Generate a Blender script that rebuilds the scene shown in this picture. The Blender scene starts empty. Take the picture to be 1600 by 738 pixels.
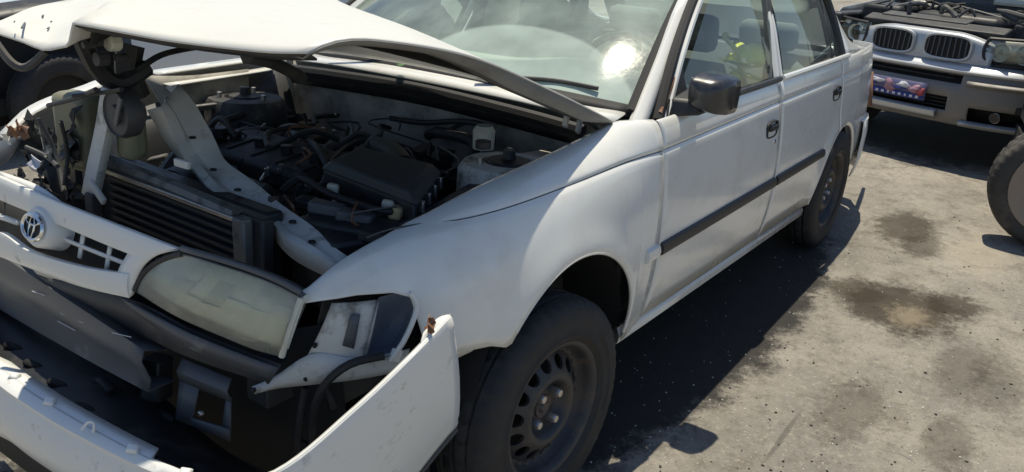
import bpy, bmesh, math, random
from mathutils import Vector, Matrix
R = math.radians
rnd = random.Random(7)
SC = bpy.context.scene
COL = SC.collection

# ------------------------------------------------------------------ camera, sky, sun, exposure
# The white sedan is laid out in its own frame: x to the rear (front axle at 0), y to its right, z up.
PITCH = math.atan(.0406)                       # its nose stands high, so the car is pitched on the yard
CARM = Matrix.Translation((0, 0, .1)) @ Matrix.Rotation(PITCH, 4, 'Y')
CAMP = Vector((-1.6571, -1.7678, 1.3171)); YAW, DIP, ROLL, FPX = R(34.4333), R(19.543), R(4.17524), 1267.294
fw_ = Vector((math.cos(DIP)*math.cos(YAW), math.cos(DIP)*math.sin(YAW), -math.sin(DIP)))
rt_ = fw_.cross(Vector((0, 0, 1))).normalized(); up_ = rt_.cross(fw_)
CR = math.cos(ROLL)*rt_ + math.sin(ROLL)*up_; CU = -math.sin(ROLL)*rt_ + math.cos(ROLL)*up_
cd = bpy.data.cameras.new('camera'); cam = bpy.data.objects.new('camera', cd); COL.objects.link(cam)
cm = Matrix((CR, CU, -fw_)).transposed().to_4x4(); cm.translation = CAMP
cam.matrix_world = CARM @ cm
cd.sensor_width = 36; cd.lens = 36*FPX/1600; cd.clip_start = .05; cd.clip_end = 2000
SC.camera = cam
SUN = Vector((.22, .17, 1)).normalized()       # towards the sun, almost overhead
w = bpy.data.worlds.new('World'); SC.world = w; w.use_nodes = True
nt = w.node_tree; bg = nt.nodes['Background']; sk = nt.nodes.new('ShaderNodeTexSky')
sk.sky_type = 'NISHITA'; sk.sun_disc = False; sk.sun_elevation = math.asin(SUN.z); sk.sun_rotation = math.atan2(SUN.x, SUN.y)
sk.dust_density = .4; sk.ozone_density = 2.5; sk.air_density = 1.0
nt.links.new(sk.outputs[0], bg.inputs[0]); bg.inputs[1].default_value = .085
sl = bpy.data.lights.new('sun', 'SUN'); sl.energy = 4.0; sl.angle = R(.5); sl.color = (1, .92, .74)
so = bpy.data.objects.new('sun', sl); COL.objects.link(so); so.rotation_euler = SUN.to_track_quat('Z', 'Y').to_euler()
SC.view_settings.view_transform = 'Standard'; SC.view_settings.look = 'None'; SC.view_settings.exposure = .3; SC.view_settings.gamma = 1

# ------------------------------------------------------------------ surveying: a point of the photograph on a known surface
def ray(px, py): return CAMP, fw_ + CR*((px-800)/FPX) - CU*((py-369)/FPX)
def at(px, py, **k):
    o, d = ray(px, py); (a, v), = k.items(); i = 'xyz'.index(a)
    return o + d*((v-o[i])/d[i])
def on(px, py, F, lo=.5, hi=9.0):
    o, d = ray(px, py); n = 400; s = F(o+d*lo); t0 = lo
    for i in range(1, n+1):
        t = lo+(hi-lo)*i/n; f = F(o+d*t)
        if (f > 0) != (s > 0):
            for _ in range(30):
                m = (t0+t)/2
                if (F(o+d*m) > 0) == (s > 0): t0 = m
                else: t = m
            return o+d*t0
        t0 = t
    return o+d*2.0
def lerp(tab, x):
    if x <= tab[0][0]: return tab[0][1]
    for (a, fa), (b, fb) in zip(tab, tab[1:]):
        if x <= b:
            t = (x-a)/(b-a); return fa+(fb-fa)*t
    return tab[-1][1]
def smooth(tab, x):                            # cubic through a table
    n = len(tab)
    if x <= tab[0][0]: return tab[0][1]
    if x >= tab[-1][0]: return tab[-1][1]
    for i in range(n-1):
        if x <= tab[i+1][0]:
            x0, y0 = tab[i]; x1, y1 = tab[i+1]; h = x1-x0; t = (x-x0)/h
            m0 = (y1-tab[i-1][1])/(x1-tab[i-1][0]) if i > 0 else (y1-y0)/h
            m1 = (tab[i+2][1]-y0)/(tab[i+2][0]-x0) if i < n-2 else (y1-y0)/h
            return (2*t**3-3*t*t+1)*y0+(t**3-2*t*t+t)*h*m0+(-2*t**3+3*t*t)*y1+(t**3-t*t)*h*m1
def V(*a): return Vector(a)
def resample(pts, n, smooth_=True):
    pts = [Vector(p) for p in pts]
    if smooth_ and len(pts) > 2:
        fine = []
        for i in range(len(pts)-1):
            p0 = pts[max(i-1, 0)]; p1 = pts[i]; p2 = pts[i+1]; p3 = pts[min(i+2, len(pts)-1)]
            for k in range(8):
                t = k/8
                fine.append(.5*((2*p1)+(p2-p0)*t+(2*p0-5*p1+4*p2-p3)*t*t+(3*p1-p0-3*p2+p3)*t**3))
        fine.append(pts[-1]); pts = fine
    L = [0]
    for a, b in zip(pts, pts[1:]): L.append(L[-1]+(b-a).length)
    out = []; j = 0
    for i in range(n):
        s = L[-1]*i/(n-1)
        while j < len(L)-2 and L[j+1] < s: j += 1
        d = L[j+1]-L[j]; out.append(pts[j].lerp(pts[j+1], (s-L[j])/d if d > 1e-9 else 0))
    return out

# ------------------------------------------------------------------ materials
def mat(name, col, rough=.5, metal=0, coat=0, var=0, vscale=8, dirt=None, damt=.5, dscale=5, bump=0, bscale=60, spec=.5, trans=0, dlo=.5, dhi=.7):
    m = bpy.data.materials.new(name); m.use_nodes = True; t = m.node_tree; N = t.nodes; L = t.links
    b = N['Principled BSDF']; b.inputs['Roughness'].default_value = rough; b.inputs['Metallic'].default_value = metal
    b.inputs['Coat Weight'].default_value = coat; b.inputs['Coat Roughness'].default_value = .08
    b.inputs['Specular IOR Level'].default_value = spec; b.inputs['Transmission Weight'].default_value = trans
    b.inputs['Base Color'].default_value = (*col, 1)
    tc = N.new('ShaderNodeTexCoord'); src = None
    if var:
        n = N.new('ShaderNodeTexNoise'); n.inputs['Scale'].default_value = vscale; n.inputs['Detail'].default_value = 6
        L.new(tc.outputs['Object'], n.inputs['Vector'])
        r = N.new('ShaderNodeMapRange'); r.inputs[3].default_value = 1-var; r.inputs[4].default_value = 1+var; L.new(n.outputs['Fac'], r.inputs[0])
        v = N.new('ShaderNodeVectorMath'); v.operation = 'SCALE'; v.inputs[0].default_value = col; L.new(r.outputs[0], v.inputs['Scale'])
        src = v.outputs[0]; L.new(src, b.inputs['Base Color'])
    if dirt:
        n = N.new('ShaderNodeTexNoise'); n.inputs['Scale'].default_value = dscale; n.inputs['Detail'].default_value = 8; n.inputs['Roughness'].default_value = .65
        L.new(tc.outputs['Object'], n.inputs['Vector'])
        r = N.new('ShaderNodeMapRange'); r.inputs[1].default_value = dlo; r.inputs[2].default_value = dhi; r.inputs[4].default_value = damt; L.new(n.outputs['Fac'], r.inputs[0])
        x = N.new('ShaderNodeMix'); x.data_type = 'RGBA'; L.new(r.outputs[0], x.inputs[0])
        if src: L.new(src, x.inputs[6])
        else: x.inputs[6].default_value = (*col, 1)
        x.inputs[7].default_value = (*dirt, 1); L.new(x.outputs[2], b.inputs['Base Color'])
        rr = N.new('ShaderNodeMapRange'); rr.inputs[3].default_value = rough; rr.inputs[4].default_value = min(1, rough+.4); L.new(r.outputs[0], rr.inputs[0]); L.new(rr.outputs[0], b.inputs['Roughness'])
    if bump:
        n = N.new('ShaderNodeTexNoise'); n.inputs['Scale'].default_value = bscale; n.inputs['Detail'].default_value = 4
        L.new(tc.outputs['Object'], n.inputs['Vector'])
        p = N.new('ShaderNodeBump'); p.inputs['Strength'].default_value = bump; p.inputs['Distance'].default_value = .01
        L.new(n.outputs['Fac'], p.inputs['Height']); L.new(p.outputs[0], b.inputs['Normal'])
    return m
def glass(name, tint, haze=.06, hcol=(.6, .65, .6), gl=1.0, rg=.02, arc=None):
    m = bpy.data.materials.new(name); m.use_nodes = True; t = m.node_tree; N = t.nodes; L = t.links
    N.remove(N['Principled BSDF']); out = N['Material Output']
    tr = N.new('ShaderNodeBsdfTransparent'); tr.inputs[0].default_value = (*tint, 1)
    gs = N.new('ShaderNodeBsdfGlossy'); gs.inputs['Roughness'].default_value = rg; gs.inputs[0].default_value = (gl, gl, gl, 1)
    df = N.new('ShaderNodeBsdfDiffuse'); df.inputs[0].default_value = (*hcol, 1)
    fr = N.new('ShaderNodeFresnel'); fr.inputs[0].default_value = 1.5
    tc = N.new('ShaderNodeTexCoord'); n = N.new('ShaderNodeTexNoise'); n.inputs['Scale'].default_value = 5; n.inputs['Detail'].default_value = 8
    L.new(tc.outputs['Object'], n.inputs['Vector'])
    r = N.new('ShaderNodeMapRange'); r.inputs[1].default_value = .35; r.inputs[2].default_value = .75; r.inputs[3].default_value = haze*.6; r.inputs[4].default_value = haze*1.6; L.new(n.outputs['Fac'], r.inputs[0])
    hz = r.outputs[0]
    if arc:                                      # dust left below the wiper's sweep
        cx, cy, rx, ry, am = arc
        su_ = N.new('ShaderNodeVectorMath'); su_.operation = 'SUBTRACT'; su_.inputs[1].default_value = (cx, cy, 0); L.new(tc.outputs['Object'], su_.inputs[0])
        mu = N.new('ShaderNodeVectorMath'); mu.operation = 'MULTIPLY'; mu.inputs[1].default_value = (1/rx, 1/ry, 0); L.new(su_.outputs[0], mu.inputs[0])
        ln = N.new('ShaderNodeVectorMath'); ln.operation = 'LENGTH'; L.new(mu.outputs[0], ln.inputs[0])
        ra = N.new('ShaderNodeMapRange'); ra.interpolation_type = 'SMOOTHSTEP'; ra.inputs[1].default_value = .93; ra.inputs[2].default_value = 1.0; ra.inputs[3].default_value = am; ra.inputs[4].default_value = 0; L.new(ln.outputs['Value'], ra.inputs[0])
        ad = N.new('ShaderNodeMath'); ad.operation = 'ADD'; L.new(hz, ad.inputs[0]); L.new(ra.outputs[0], ad.inputs[1]); hz = ad.outputs[0]
    n2 = N.new('ShaderNodeTexNoise'); n2.inputs['Scale'].default_value = 13; n2.inputs['Detail'].default_value = 6; L.new(tc.outputs['Object'], n2.inputs['Vector'])
    bp = N.new('ShaderNodeBump'); bp.inputs['Strength'].default_value = rg*.8; bp.inputs['Distance'].default_value = .012; L.new(n2.outputs['Fac'], bp.inputs['Height']); L.new(bp.outputs[0], gs.inputs['Normal'])
    a = N.new('ShaderNodeMixShader'); L.new(hz, a.inputs[0]); L.new(tr.outputs[0], a.inputs[1]); L.new(df.outputs[0], a.inputs[2])
    c = N.new('ShaderNodeMixShader'); L.new(fr.outputs[0], c.inputs[0]); L.new(a.outputs[0], c.inputs[1]); L.new(gs.outputs[0], c.inputs[2])
    L.new(c.outputs[0], out.inputs[0]); return m
M = {}
M['white'] = mat('white_paint', (.79, .785, .745), .24, coat=.6, var=.03, vscale=3, dirt=(.52, .46, .37), damt=.45, dscale=7, dlo=.5, dhi=.78, bump=.05, bscale=5)
M['hoodwhite'] = mat('dull_white_paint', (.70, .69, .635), .42, coat=.1, var=.03, vscale=3, dirt=(.5, .46, .38), damt=.3, dscale=14, dlo=.55, dhi=.72)
M['bumperwhite'] = mat('scuffed_white_plastic', (.78, .78, .75), .36, coat=.15, var=.03, dirt=(.22, .21, .2), damt=.5, dscale=16, dlo=.6, dhi=.7)
M['dirtywhite'] = mat('grimy_white_metal', (.68, .67, .63), .55, var=.12, vscale=20, dirt=(.14, .115, .085), damt=.85, dscale=11, dlo=.54, dhi=.68)
M['facet'] = mat('lamp_facet_plastic', (.84, .84, .74), .25); M['facetmid'] = mat('dull_facet_plastic', (.62, .63, .58), .3); M['facetdark'] = mat('grey_facet_plastic', (.52, .53, .46), .3)
M['lampgrey'] = mat('lamp_grey', (.42, .42, .40), .35, metal=.3)
M['lampglass'] = glass('clear_lamp_glass', (.92, .93, .9), .05)
M['socket'] = mat('blue_grey_plastic', (.22, .25, .30), .4, var=.1)
M['shadewhite'] = mat('shaded_white_paint', (.20, .195, .175), .6, var=.1, vscale=6, dirt=(.12, .1, .08), damt=.5, dscale=9)  # white bonnet paint greyed to carry its shade, plus random grime
M['grimypanel'] = mat('grimy_bay_paint', (.44, .42, .37), .6, var=.2, vscale=9, dirt=(.07, .065, .055), damt=.8, dscale=7, dlo=.45, dhi=.7)
M['rubber'] = mat('tyre_rubber', (.02, .02, .021), .7, var=.25, vscale=20, dirt=(.075, .068, .058), damt=.5, dscale=9, bump=.15, bscale=120)
M['steel'] = mat('dark_wheel_steel', (.05, .05, .053), .45, metal=.3, var=.25, vscale=18, dirt=(.15, .11, .08), damt=.7, dscale=16, dlo=.5, dhi=.7)
M['mirrorblack'] = mat('mirror_black_plastic', (.028, .029, .032), .28, coat=.3, dirt=(.12, .11, .1), damt=.4, dscale=14)
M['dustyrubber'] = mat('dusty_tyre_rubber', (.05, .048, .045), .8, var=.25, vscale=15, dirt=(.2, .18, .15), damt=.6, dscale=6)
M['taupepaint'] = mat('taupe_paint', (.27, .235, .205), .35, metal=.3, coat=.4, dirt=(.3, .26, .2), damt=.4)
M['hub'] = mat('hub_metal', (.09, .08, .075), .5, metal=.4, dirt=(.14, .07, .04), damt=.7, dscale=30)
M['nut'] = mat('wheel_nut_metal', (.55, .53, .5), .35, metal=.9, var=.2, vscale=40)
M['trim'] = mat('black_trim', (.03, .031, .033), .5, var=.2, vscale=14, dirt=(.12, .11, .1), damt=.35, dscale=12)
M['black'] = mat('black_plastic', (.022, .023, .025), .5, var=.3, vscale=12, dirt=(.09, .085, .08), damt=.5, dscale=10)
M['greyplastic'] = mat('grey_black_plastic', (.055, .057, .061), .55, var=.2, vscale=8, dirt=(.15, .14, .125), damt=.6, dscale=6)
M['engine'] = mat('greasy_engine_metal', (.05, .05, .05), .55, metal=.3, var=.4, vscale=18, dirt=(.19, .17, .14), damt=.75, dscale=16, bump=.3, bscale=40)
M['alloy'] = mat('dull_alloy', (.19, .19, .18), .5, metal=.5, var=.3, vscale=22, dirt=(.05, .045, .04), damt=.8, dscale=18)
M['hose'] = mat('rubber_hose', (.022, .022, .022), .6, var=.3, vscale=22, dirt=(.1, .09, .08), damt=.4, dscale=14)
M['beam'] = mat('grey_bumper_beam', (.10, .105, .115), .45, var=.15, vscale=7, dirt=(.26, .26, .26), damt=.6, dscale=10, dlo=.6, dhi=.7)
M['rad'] = mat('radiator_core', (.045, .047, .05), .5, metal=.3, var=.2, vscale=30)
M['seal'] = mat('black_seal', (.015, .015, .016), .7)
M['dark'] = mat('dark_underbody', (.02, .02, .02), .85, var=.3, vscale=6)
M['chrome'] = mat('chrome', (.8, .8, .8), .12, metal=1)
M['seat'] = mat('grey_seat_cloth', (.24, .25, .245), .9, var=.1, vscale=30)
M['dash'] = mat('grey_dashboard', (.74, .74, .62), .75, var=.08, vscale=10)
M['interior'] = mat('dark_interior', (.07, .075, .08), .8, var=.2)
M['rust'] = mat('rusty_metal', (.22, .1, .05), .8, var=.4, vscale=25, dirt=(.5, .45, .38), damt=.6, dscale=20)
M['glass'] = glass('tinted_glass', (.80, .90, .87), .07)
M['wsglass'] = glass('dusty_windscreen_glass', (.78, .92, .88), .27, (.62, .74, .66), rg=.07, arc=(.42, -.32, .203, .42, .28))
M['lens'] = None
M['amber'] = mat('beige_foam', (.55, .42, .22), .8)
M['silver'] = mat('silver_paint', (.47, .49, .51), .35, metal=.3, coat=.5, var=.05)
M['taupe'] = mat('dusty_silver_bumper', (.205, .198, .19), .5, metal=.1, var=.08, dirt=(.3, .26, .2), damt=.4)
M['palepaint'] = mat('pale_silver_paint', (.62, .66, .7), .35, metal=.2, coat=.4)
M['cover'] = mat('dusty_wheel_cover', (.24, .205, .18), .4, metal=.4, var=.1, dirt=(.3, .26, .2), damt=.4)
M['leaf'] = mat('yellow_green_leaf', (.75, .78, .08), .5, var=.2)
M['stalk'] = mat('pale_stalk', (.7, .62, .25), .6, var=.2)
M['green'] = mat('bright_green_leaf', (.08, .5, .02), .4)
M['paleplastic'] = mat('pale_plastic', (.62, .6, .5), .5, var=.1, vscale=30)
M['tarn'] = mat('tarnished_reservoir', (.24, .23, .15), .45, var=.2)
M['blue'] = mat('plate_blue', (.03, .05, .25), .4, var=.1); M['red'] = mat('plate_red', (.35, .06, .07), .4, var=.1); M['platewhite'] = mat('plate_white', (.6, .6, .66), .4, var=.1)
M['platebase'] = mat('plate_violet', (.10, .10, .2), .4, var=.3, vscale=30); M['mauve'] = mat('plate_mauve', (.36, .2, .26), .4, var=.3, vscale=40)
M['chip'] = mat('pale_debris', (.6, .58, .52), .7, var=.2); M['darkchip'] = mat('dark_debris', (.05, .045, .04), .8)
def lens_mat():
    m = bpy.data.materials.new('yellowed_lamp_lens'); m.use_nodes = True; t = m.node_tree; N = t.nodes; L = t.links
    N.remove(N['Principled BSDF']); out = N['Material Output']
    tr = N.new('ShaderNodeBsdfTransparent'); tr.inputs[0].default_value = (.95, .95, .84, 1)
    gs = N.new('ShaderNodeBsdfGlossy'); gs.inputs['Roughness'].default_value = .12
    df = N.new('ShaderNodeBsdfDiffuse'); df.inputs[0].default_value = (.86, .86, .74, 1)
    tl = N.new('ShaderNodeBsdfTranslucent'); tl.inputs[0].default_value = (.8, .8, .68, 1)
    m0 = N.new('ShaderNodeMixShader'); m0.inputs[0].default_value = .4; L.new(df.outputs[0], m0.inputs[1]); L.new(tl.outputs[0], m0.inputs[2])
    tc = N.new('ShaderNodeTexCoord'); n = N.new('ShaderNodeTexNoise'); n.inputs['Scale'].default_value = 9; n.inputs['Detail'].default_value = 5
    L.new(tc.outputs['Object'], n.inputs['Vector']); r = N.new('ShaderNodeMapRange'); r.inputs[1].default_value = .3; r.inputs[2].default_value = .7; r.inputs[3].default_value = .2; r.inputs[4].default_value = .5; L.new(n.outputs['Fac'], r.inputs[0])
    a = N.new('ShaderNodeMixShader'); L.new(r.outputs[0], a.inputs[0]); L.new(tr.outputs[0], a.inputs[1]); L.new(m0.outputs[0], a.inputs[2])
    fr = N.new('ShaderNodeFresnel'); fr.inputs[0].default_value = 1.5
    c = N.new('ShaderNodeMixShader'); L.new(fr.outputs[0], c.inputs[0]); L.new(a.outputs[0], c.inputs[1]); L.new(gs.outputs[0], c.inputs[2]); L.new(c.outputs[0], out.inputs[0]); return m
M['lens'] = lens_mat()

# ------------------------------------------------------------------ mesh helpers
class MB:
    def __init__(s): s.v = []; s.f = []
    def grid(s, rows, close=False, flip=False):
        b = len(s.v); n = len(rows[0])
        for r in rows: s.v += [tuple(p) for p in r]
        for i in range(len(rows)-1):
            for j in range(n if close else n-1):
                a, c = b+i*n+j, b+i*n+(j+1) % n; q = (a, c, c+n, a+n); s.f.append(q[::-1] if flip else q)
        return s
    def poly(s, pts):
        b = len(s.v); s.v += [tuple(p) for p in pts]; s.f.append(tuple(range(b, b+len(pts)))); return s
    def hexa(s, p):                              # 8 corners: bottom loop, top loop
        b = len(s.v); s.v += [tuple(q) for q in p]
        for f in ((3, 2, 1, 0), (4, 5, 6, 7), (0, 1, 5, 4), (1, 2, 6, 5), (2, 3, 7, 6), (3, 0, 4, 7)): s.f.append(tuple(b+i for i in f))
        return s
    def box(s, c, sz, rot=None, taper=1):
        c = Vector(c); x, y, z = (a/2 for a in sz); p = []
        for zz, k in ((-z, 1), (z, taper)):
            for a, b_ in ((-x, -y), (x, -y), (x, y), (-x, y)): p.append(Vector((a*k, b_*k, zz)))
        if rot: 
            m = Matrix.Rotation(rot[2], 3, 'Z') @ Matrix.Rotation(rot[1], 3, 'Y') @ Matrix.Rotation(rot[0], 3, 'X'); p = [m @ q for q in p]
        return s.hexa([c+q for q in p])
    def tube(s, pts, r, seg=8, n=None, smooth_=True, cap=True):
        pts = resample(pts, n or max(4, len(pts)*4), smooth_); m = len(pts); rows = []
        up = Vector((0, 0, 1)); prev = None
        for i, p in enumerate(pts):
            t = (pts[min(i+1, m-1)]-pts[max(i-1, 0)]).normalized()
            if prev is None: a = t.cross(up if abs(t.z) < .9 else Vector((1, 0, 0))).normalized()
            else: a = (prev-t*prev.dot(t)).normalized()
            prev = a; b_ = t.cross(a); rr = r(i/(m-1)) if callable(r) else r
            rows.append([p+rr*(math.cos(2*math.pi*k/seg)*a+math.sin(2*math.pi*k/seg)*b_) for k in range(seg)])
        b0 = len(s.v); s.grid(rows, close=True)
        if cap: s.f.append(tuple(range(b0, b0+seg))); e = b0+(m-1)*seg; s.f.append(tuple(range(e+seg-1, e-1, -1)))
        return s
    def lathe(s, prof, seg=48, c=(0, 0, 0), axis='y', cap=False):   # profile of (radius, along axis)
        c = Vector(c); rows = []
        for r, h in prof:
            row = []
            for k in range(seg):
                a = 2*math.pi*k/seg; u, v = r*math.cos(a), r*math.sin(a)
                row.append(c+Vector({'y': (u, h, v), 'z': (u, v, h), 'x': (h, u, v)}[axis]))
            rows.append(row)
        b0 = len(s.v); s.grid(rows, close=True)
        if cap: s.f.append(tuple(range(b0, b0+seg))); e = b0+(len(prof)-1)*seg; s.f.append(tuple(range(e+seg-1, e-1, -1)))
        return s
    def strip(s, top, bot, n=16, m=4, bulge=0, bdir=(-1, 0, 0), smooth_=True):
        t = resample(top, n, smooth_); b = resample(bot, n, smooth_); d = Vector(bdir); rows = []
        for j in range(m+1):
            k = j/m; rows.append([t[i].lerp(b[i], k)+d*bulge*4*k*(1-k) for i in range(n)])
        return s.grid(rows)
    def build(s, name, m, parent=None, solid=0, offset=0, bevel=0, ang=35, flat=False, subd=0, recalc=True):
        me = bpy.data.meshes.new(name); me.from_pydata(s.v, [], s.f); me.validate()
        if recalc or bevel:
            b = bmesh.new(); b.from_mesh(me); bmesh.ops.remove_doubles(b, verts=b.verts, dist=1e-5); bmesh.ops.recalc_face_normals(b, faces=b.faces); b.to_mesh(me); b.free()
        if not flat:
            me.polygons.foreach_set('use_smooth', [True]*len(me.polygons)); me.set_sharp_from_angle(angle=R(ang))
        me.materials.append(m if not isinstance(m, str) else M[m])
        o = bpy.data.objects.new(name, me); COL.objects.link(o)
        if parent: o.parent = parent
        if subd: q = o.modifiers.new('subdivision', 'SUBSURF'); q.levels = q.render_levels = subd
        if solid: q = o.modifiers.new('thickness', 'SOLIDIFY'); q.thickness = solid; q.offset = offset
        if bevel: q = o.modifiers.new('bevel', 'BEVEL'); q.width = bevel; q.segments = 2; q.limit_method = 'ANGLE'; q.angle_limit = R(40)
        return o
def tag(o, label=None, cat=None, group=None, kind=None):
    for k, v in (('label', label), ('category', cat), ('group', group), ('kind', kind)):
        if v: o[k] = v
    return o
def empty(name, label, cat, loc=(0, 0, 0), rot=(0, 0, 0), group=None):
    o = bpy.data.objects.new(name, None); COL.objects.link(o); o.location = loc; o.rotation_euler = rot; o.empty_display_size = .2
    return tag(o, label, cat, group)
def copy_tree(o, parent=None):
    c = o.copy(); COL.objects.link(c); c.parent = parent
    for ch in [x for x in bpy.data.objects if x.parent is o]: copy_tree(ch, c)
    return c
def bx(name, m, parent, c, sz, rot=None, bevel=.004, taper=1): return MB().box(c, sz, rot, taper).build(name, m, parent, bevel=bevel)
def tb(name, m, parent, pts, r, seg=8, **k): return MB().tube(pts, r, seg, **k).build(name, m, parent, recalc=False)
def disc(name, m, parent, c, r, h, axis='y', seg=24, bevel=.002):
    return MB().lathe([(r, -h/2), (r, h/2)], seg, c, axis, True).build(name, m, parent, bevel=bevel)

# ------------------------------------------------------------------ ground
def ground():
    m = bpy.data.materials.new('dusty_concrete'); m.use_nodes = True; t = m.node_tree; N = t.nodes; L = t.links
    b = N['Principled BSDF']; b.inputs['Roughness'].default_value = .9; b.inputs['Specular IOR Level'].default_value = .2
    g = N.new('ShaderNodeNewGeometry'); pos = g.outputs['Position']
    def noise(sc, det=6, rough=.6, off=0):
        n = N.new('ShaderNodeTexNoise'); n.inputs['Scale'].default_value = sc; n.inputs['Detail'].default_value = det; n.inputs['Roughness'].default_value = rough
        v = N.new('ShaderNodeVectorMath'); v.operation = 'ADD'; v.inputs[1].default_value = (off, off*1.3, 0); L.new(pos, v.inputs[0]); L.new(v.outputs[0], n.inputs['Vector']); return n.outputs['Fac']
    def rng(s, a, b_, c=0, d=1):
        r = N.new('ShaderNodeMapRange'); r.interpolation_type = 'SMOOTHSTEP'
        for i, x in enumerate((a, b_, c, d)): r.inputs[i+1].default_value = x
        L.new(s, r.inputs[0]); return r.outputs[0]
    def math_(op, a, b_=None):
        n = N.new('ShaderNodeMath'); n.operation = op
        for i, x in enumerate((a, b_)):
            if x is None: continue
            if isinstance(x, (int, float)): n.inputs[i].default_value = x
            else: L.new(x, n.inputs[i])
        return n.outputs[0]
    def mix(f, a, c):
        x = N.new('ShaderNodeMix'); x.data_type = 'RGBA'
        if isinstance(f, (int, float)): x.inputs[0].default_value = f
        else: L.new(f, x.inputs[0])
        for i, v in ((6, a), (7, c)):
            if isinstance(v, tuple): x.inputs[i].default_value = (*v, 1)
            else: L.new(v, x.inputs[i])
        return x.outputs[2]
    c = mix(rng(noise(1.3, 8, .65), .35, .65), (.232, .216, .193), (.36, .331, .284))
    c = mix(rng(noise(9, 10, .78, 3), .48, .62, 0, .6), c, (.15, .134, .112))
    c = mix(rng(noise(38, 8, .8, 9), .52, .62, 0, .55), c, (.45, .4, .33))
    c = mix(rng(noise(70, 4, .7, 5), .56, .70, 0, .75), c, (.11, .098, .085))
    c = mix(rng(noise(150, 3, .8, 7), .62, .70, 0, .7), c, (.52, .48, .42))
    c = mix(rng(noise(3.2, 10, .75, 11), .52, .66, 0, .55), c, (.16, .142, .12))
    ve = N.new('ShaderNodeTexVoronoi'); ve.feature = 'DISTANCE_TO_EDGE'; ve.inputs['Scale'].default_value = .8
    wv = N.new('ShaderNodeVectorMath'); wv.operation = 'ADD'; nz = N.new('ShaderNodeTexNoise'); nz.inputs['Scale'].default_value = 3; nz.inputs['Detail'].default_value = 8; L.new(pos, nz.inputs['Vector'])
    sc_ = N.new('ShaderNodeVectorMath'); sc_.operation = 'SCALE'; sc_.inputs['Scale'].default_value = .5; L.new(nz.outputs['Color'], sc_.inputs[0]); L.new(pos, wv.inputs[0]); L.new(sc_.outputs[0], wv.inputs[1]); L.new(wv.outputs[0], ve.inputs['Vector'])
    c = mix(math_('MULTIPLY', rng(ve.outputs['Distance'], .003, .009, .45, 0), rng(noise(1.1, 3, .5, 17), .55, .65, 0, 1)), c, (.08, .07, .06))
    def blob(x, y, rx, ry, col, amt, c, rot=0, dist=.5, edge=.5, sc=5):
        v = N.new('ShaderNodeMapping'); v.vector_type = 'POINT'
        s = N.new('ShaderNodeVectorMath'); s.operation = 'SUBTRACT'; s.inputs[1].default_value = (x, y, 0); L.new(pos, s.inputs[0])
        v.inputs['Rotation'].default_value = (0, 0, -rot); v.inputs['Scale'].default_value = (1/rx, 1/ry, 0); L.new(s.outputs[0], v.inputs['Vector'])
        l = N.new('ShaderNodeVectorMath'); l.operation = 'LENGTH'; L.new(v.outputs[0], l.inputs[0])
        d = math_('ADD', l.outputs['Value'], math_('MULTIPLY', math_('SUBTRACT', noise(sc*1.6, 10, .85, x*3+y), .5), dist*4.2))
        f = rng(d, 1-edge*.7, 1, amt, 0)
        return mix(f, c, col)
    for a in STAINS_AND_SHADE: c = blob(*a[:6], c, *a[6:])
    vo = N.new('ShaderNodeTexVoronoi'); vo.inputs['Scale'].default_value = 5.5; L.new(pos, vo.inputs['Vector'])
    c = mix(rng(math_('ADD', vo.outputs['Distance'], math_('MULTIPLY', noise(40), .09)), .045, .075, .6, 0), c, (.08, .068, .055))
    L.new(c, b.inputs['Base Color'])
    p = N.new('ShaderNodeBump'); p.inputs['Strength'].default_value = .7; p.inputs['Distance'].default_value = .02
    h = math_('ADD', noise(20, 10, .8, 2), math_('MULTIPLY', noise(90, 4, .6, 1), .5)); L.new(h, p.inputs['Height']); L.new(p.outputs[0], b.inputs['Normal'])
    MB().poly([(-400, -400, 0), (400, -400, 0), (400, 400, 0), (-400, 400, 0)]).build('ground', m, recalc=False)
    tag(bpy.data.objects['ground'], kind='structure')
ICAR = CARM.inverted()
def gp(px, py, z=0):
    o, d = ray(px, py); o = CARM @ o; d = CARM.to_3x3() @ d; return o+d*((z-o.z)/d.z)
STAINS_AND_SHADE = []
def stain(px, py, rx, ry, col, amt, rot=0, dist=.5, edge=.6, sc=5):
    p = gp(px, py); STAINS_AND_SHADE.append((p.x, p.y, rx, ry, col, amt, rot, dist, edge, sc))
DK = (.045, .034, .024)
stain(1405, 480, .34, .30, DK, .85, .3, .5, .7, 6); stain(1490, 478, .17, .14, DK, .8, 0, .5, .6, 7); stain(1335, 455, .2, .15, DK, .7, 0, .5, .7, 8)
stain(1420, 494, .17, .12, (.34, .285, .2), .6, .2, .8, 1.2, 12)
stain(1415, 355, .38, .2, DK, .75, .5, .5, .7, 5); stain(1440, 385, .25, .14, DK, .6, .5, .6, .7, 6)
stain(1500, 575, .35, .12, DK, .45, .2, .6, .8, 7); stain(1330, 640, .3, .12, DK, .45, -.2, .6, .8, 8); stain(1560, 600, .3, .12, DK, .4, .3, .6, .8, 7)
stain(1225, 680, .22, .012, (.07, .062, .054), .5, .62, .25, .8, 14); stain(1480, 690, .25, .1, DK, .45, .2, .6, .8, 8)
stain(1530, 400, .4, .2, (.42, .37, .29), .5, .2, .6, .8, 6)
STAINS_AND_SHADE.append((1.3, .1, 2.35, 1.2, (.035, .033, .032), .95, 0, .1, .12, 3)); STAINS_AND_SHADE.append((6.4, -.9, 2.0, 1.1, (.045, .042, .04), .9, 0, .2, .3, 3))  # dark ovals under both cars, painting their cast shade into the concrete
ground()

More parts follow.
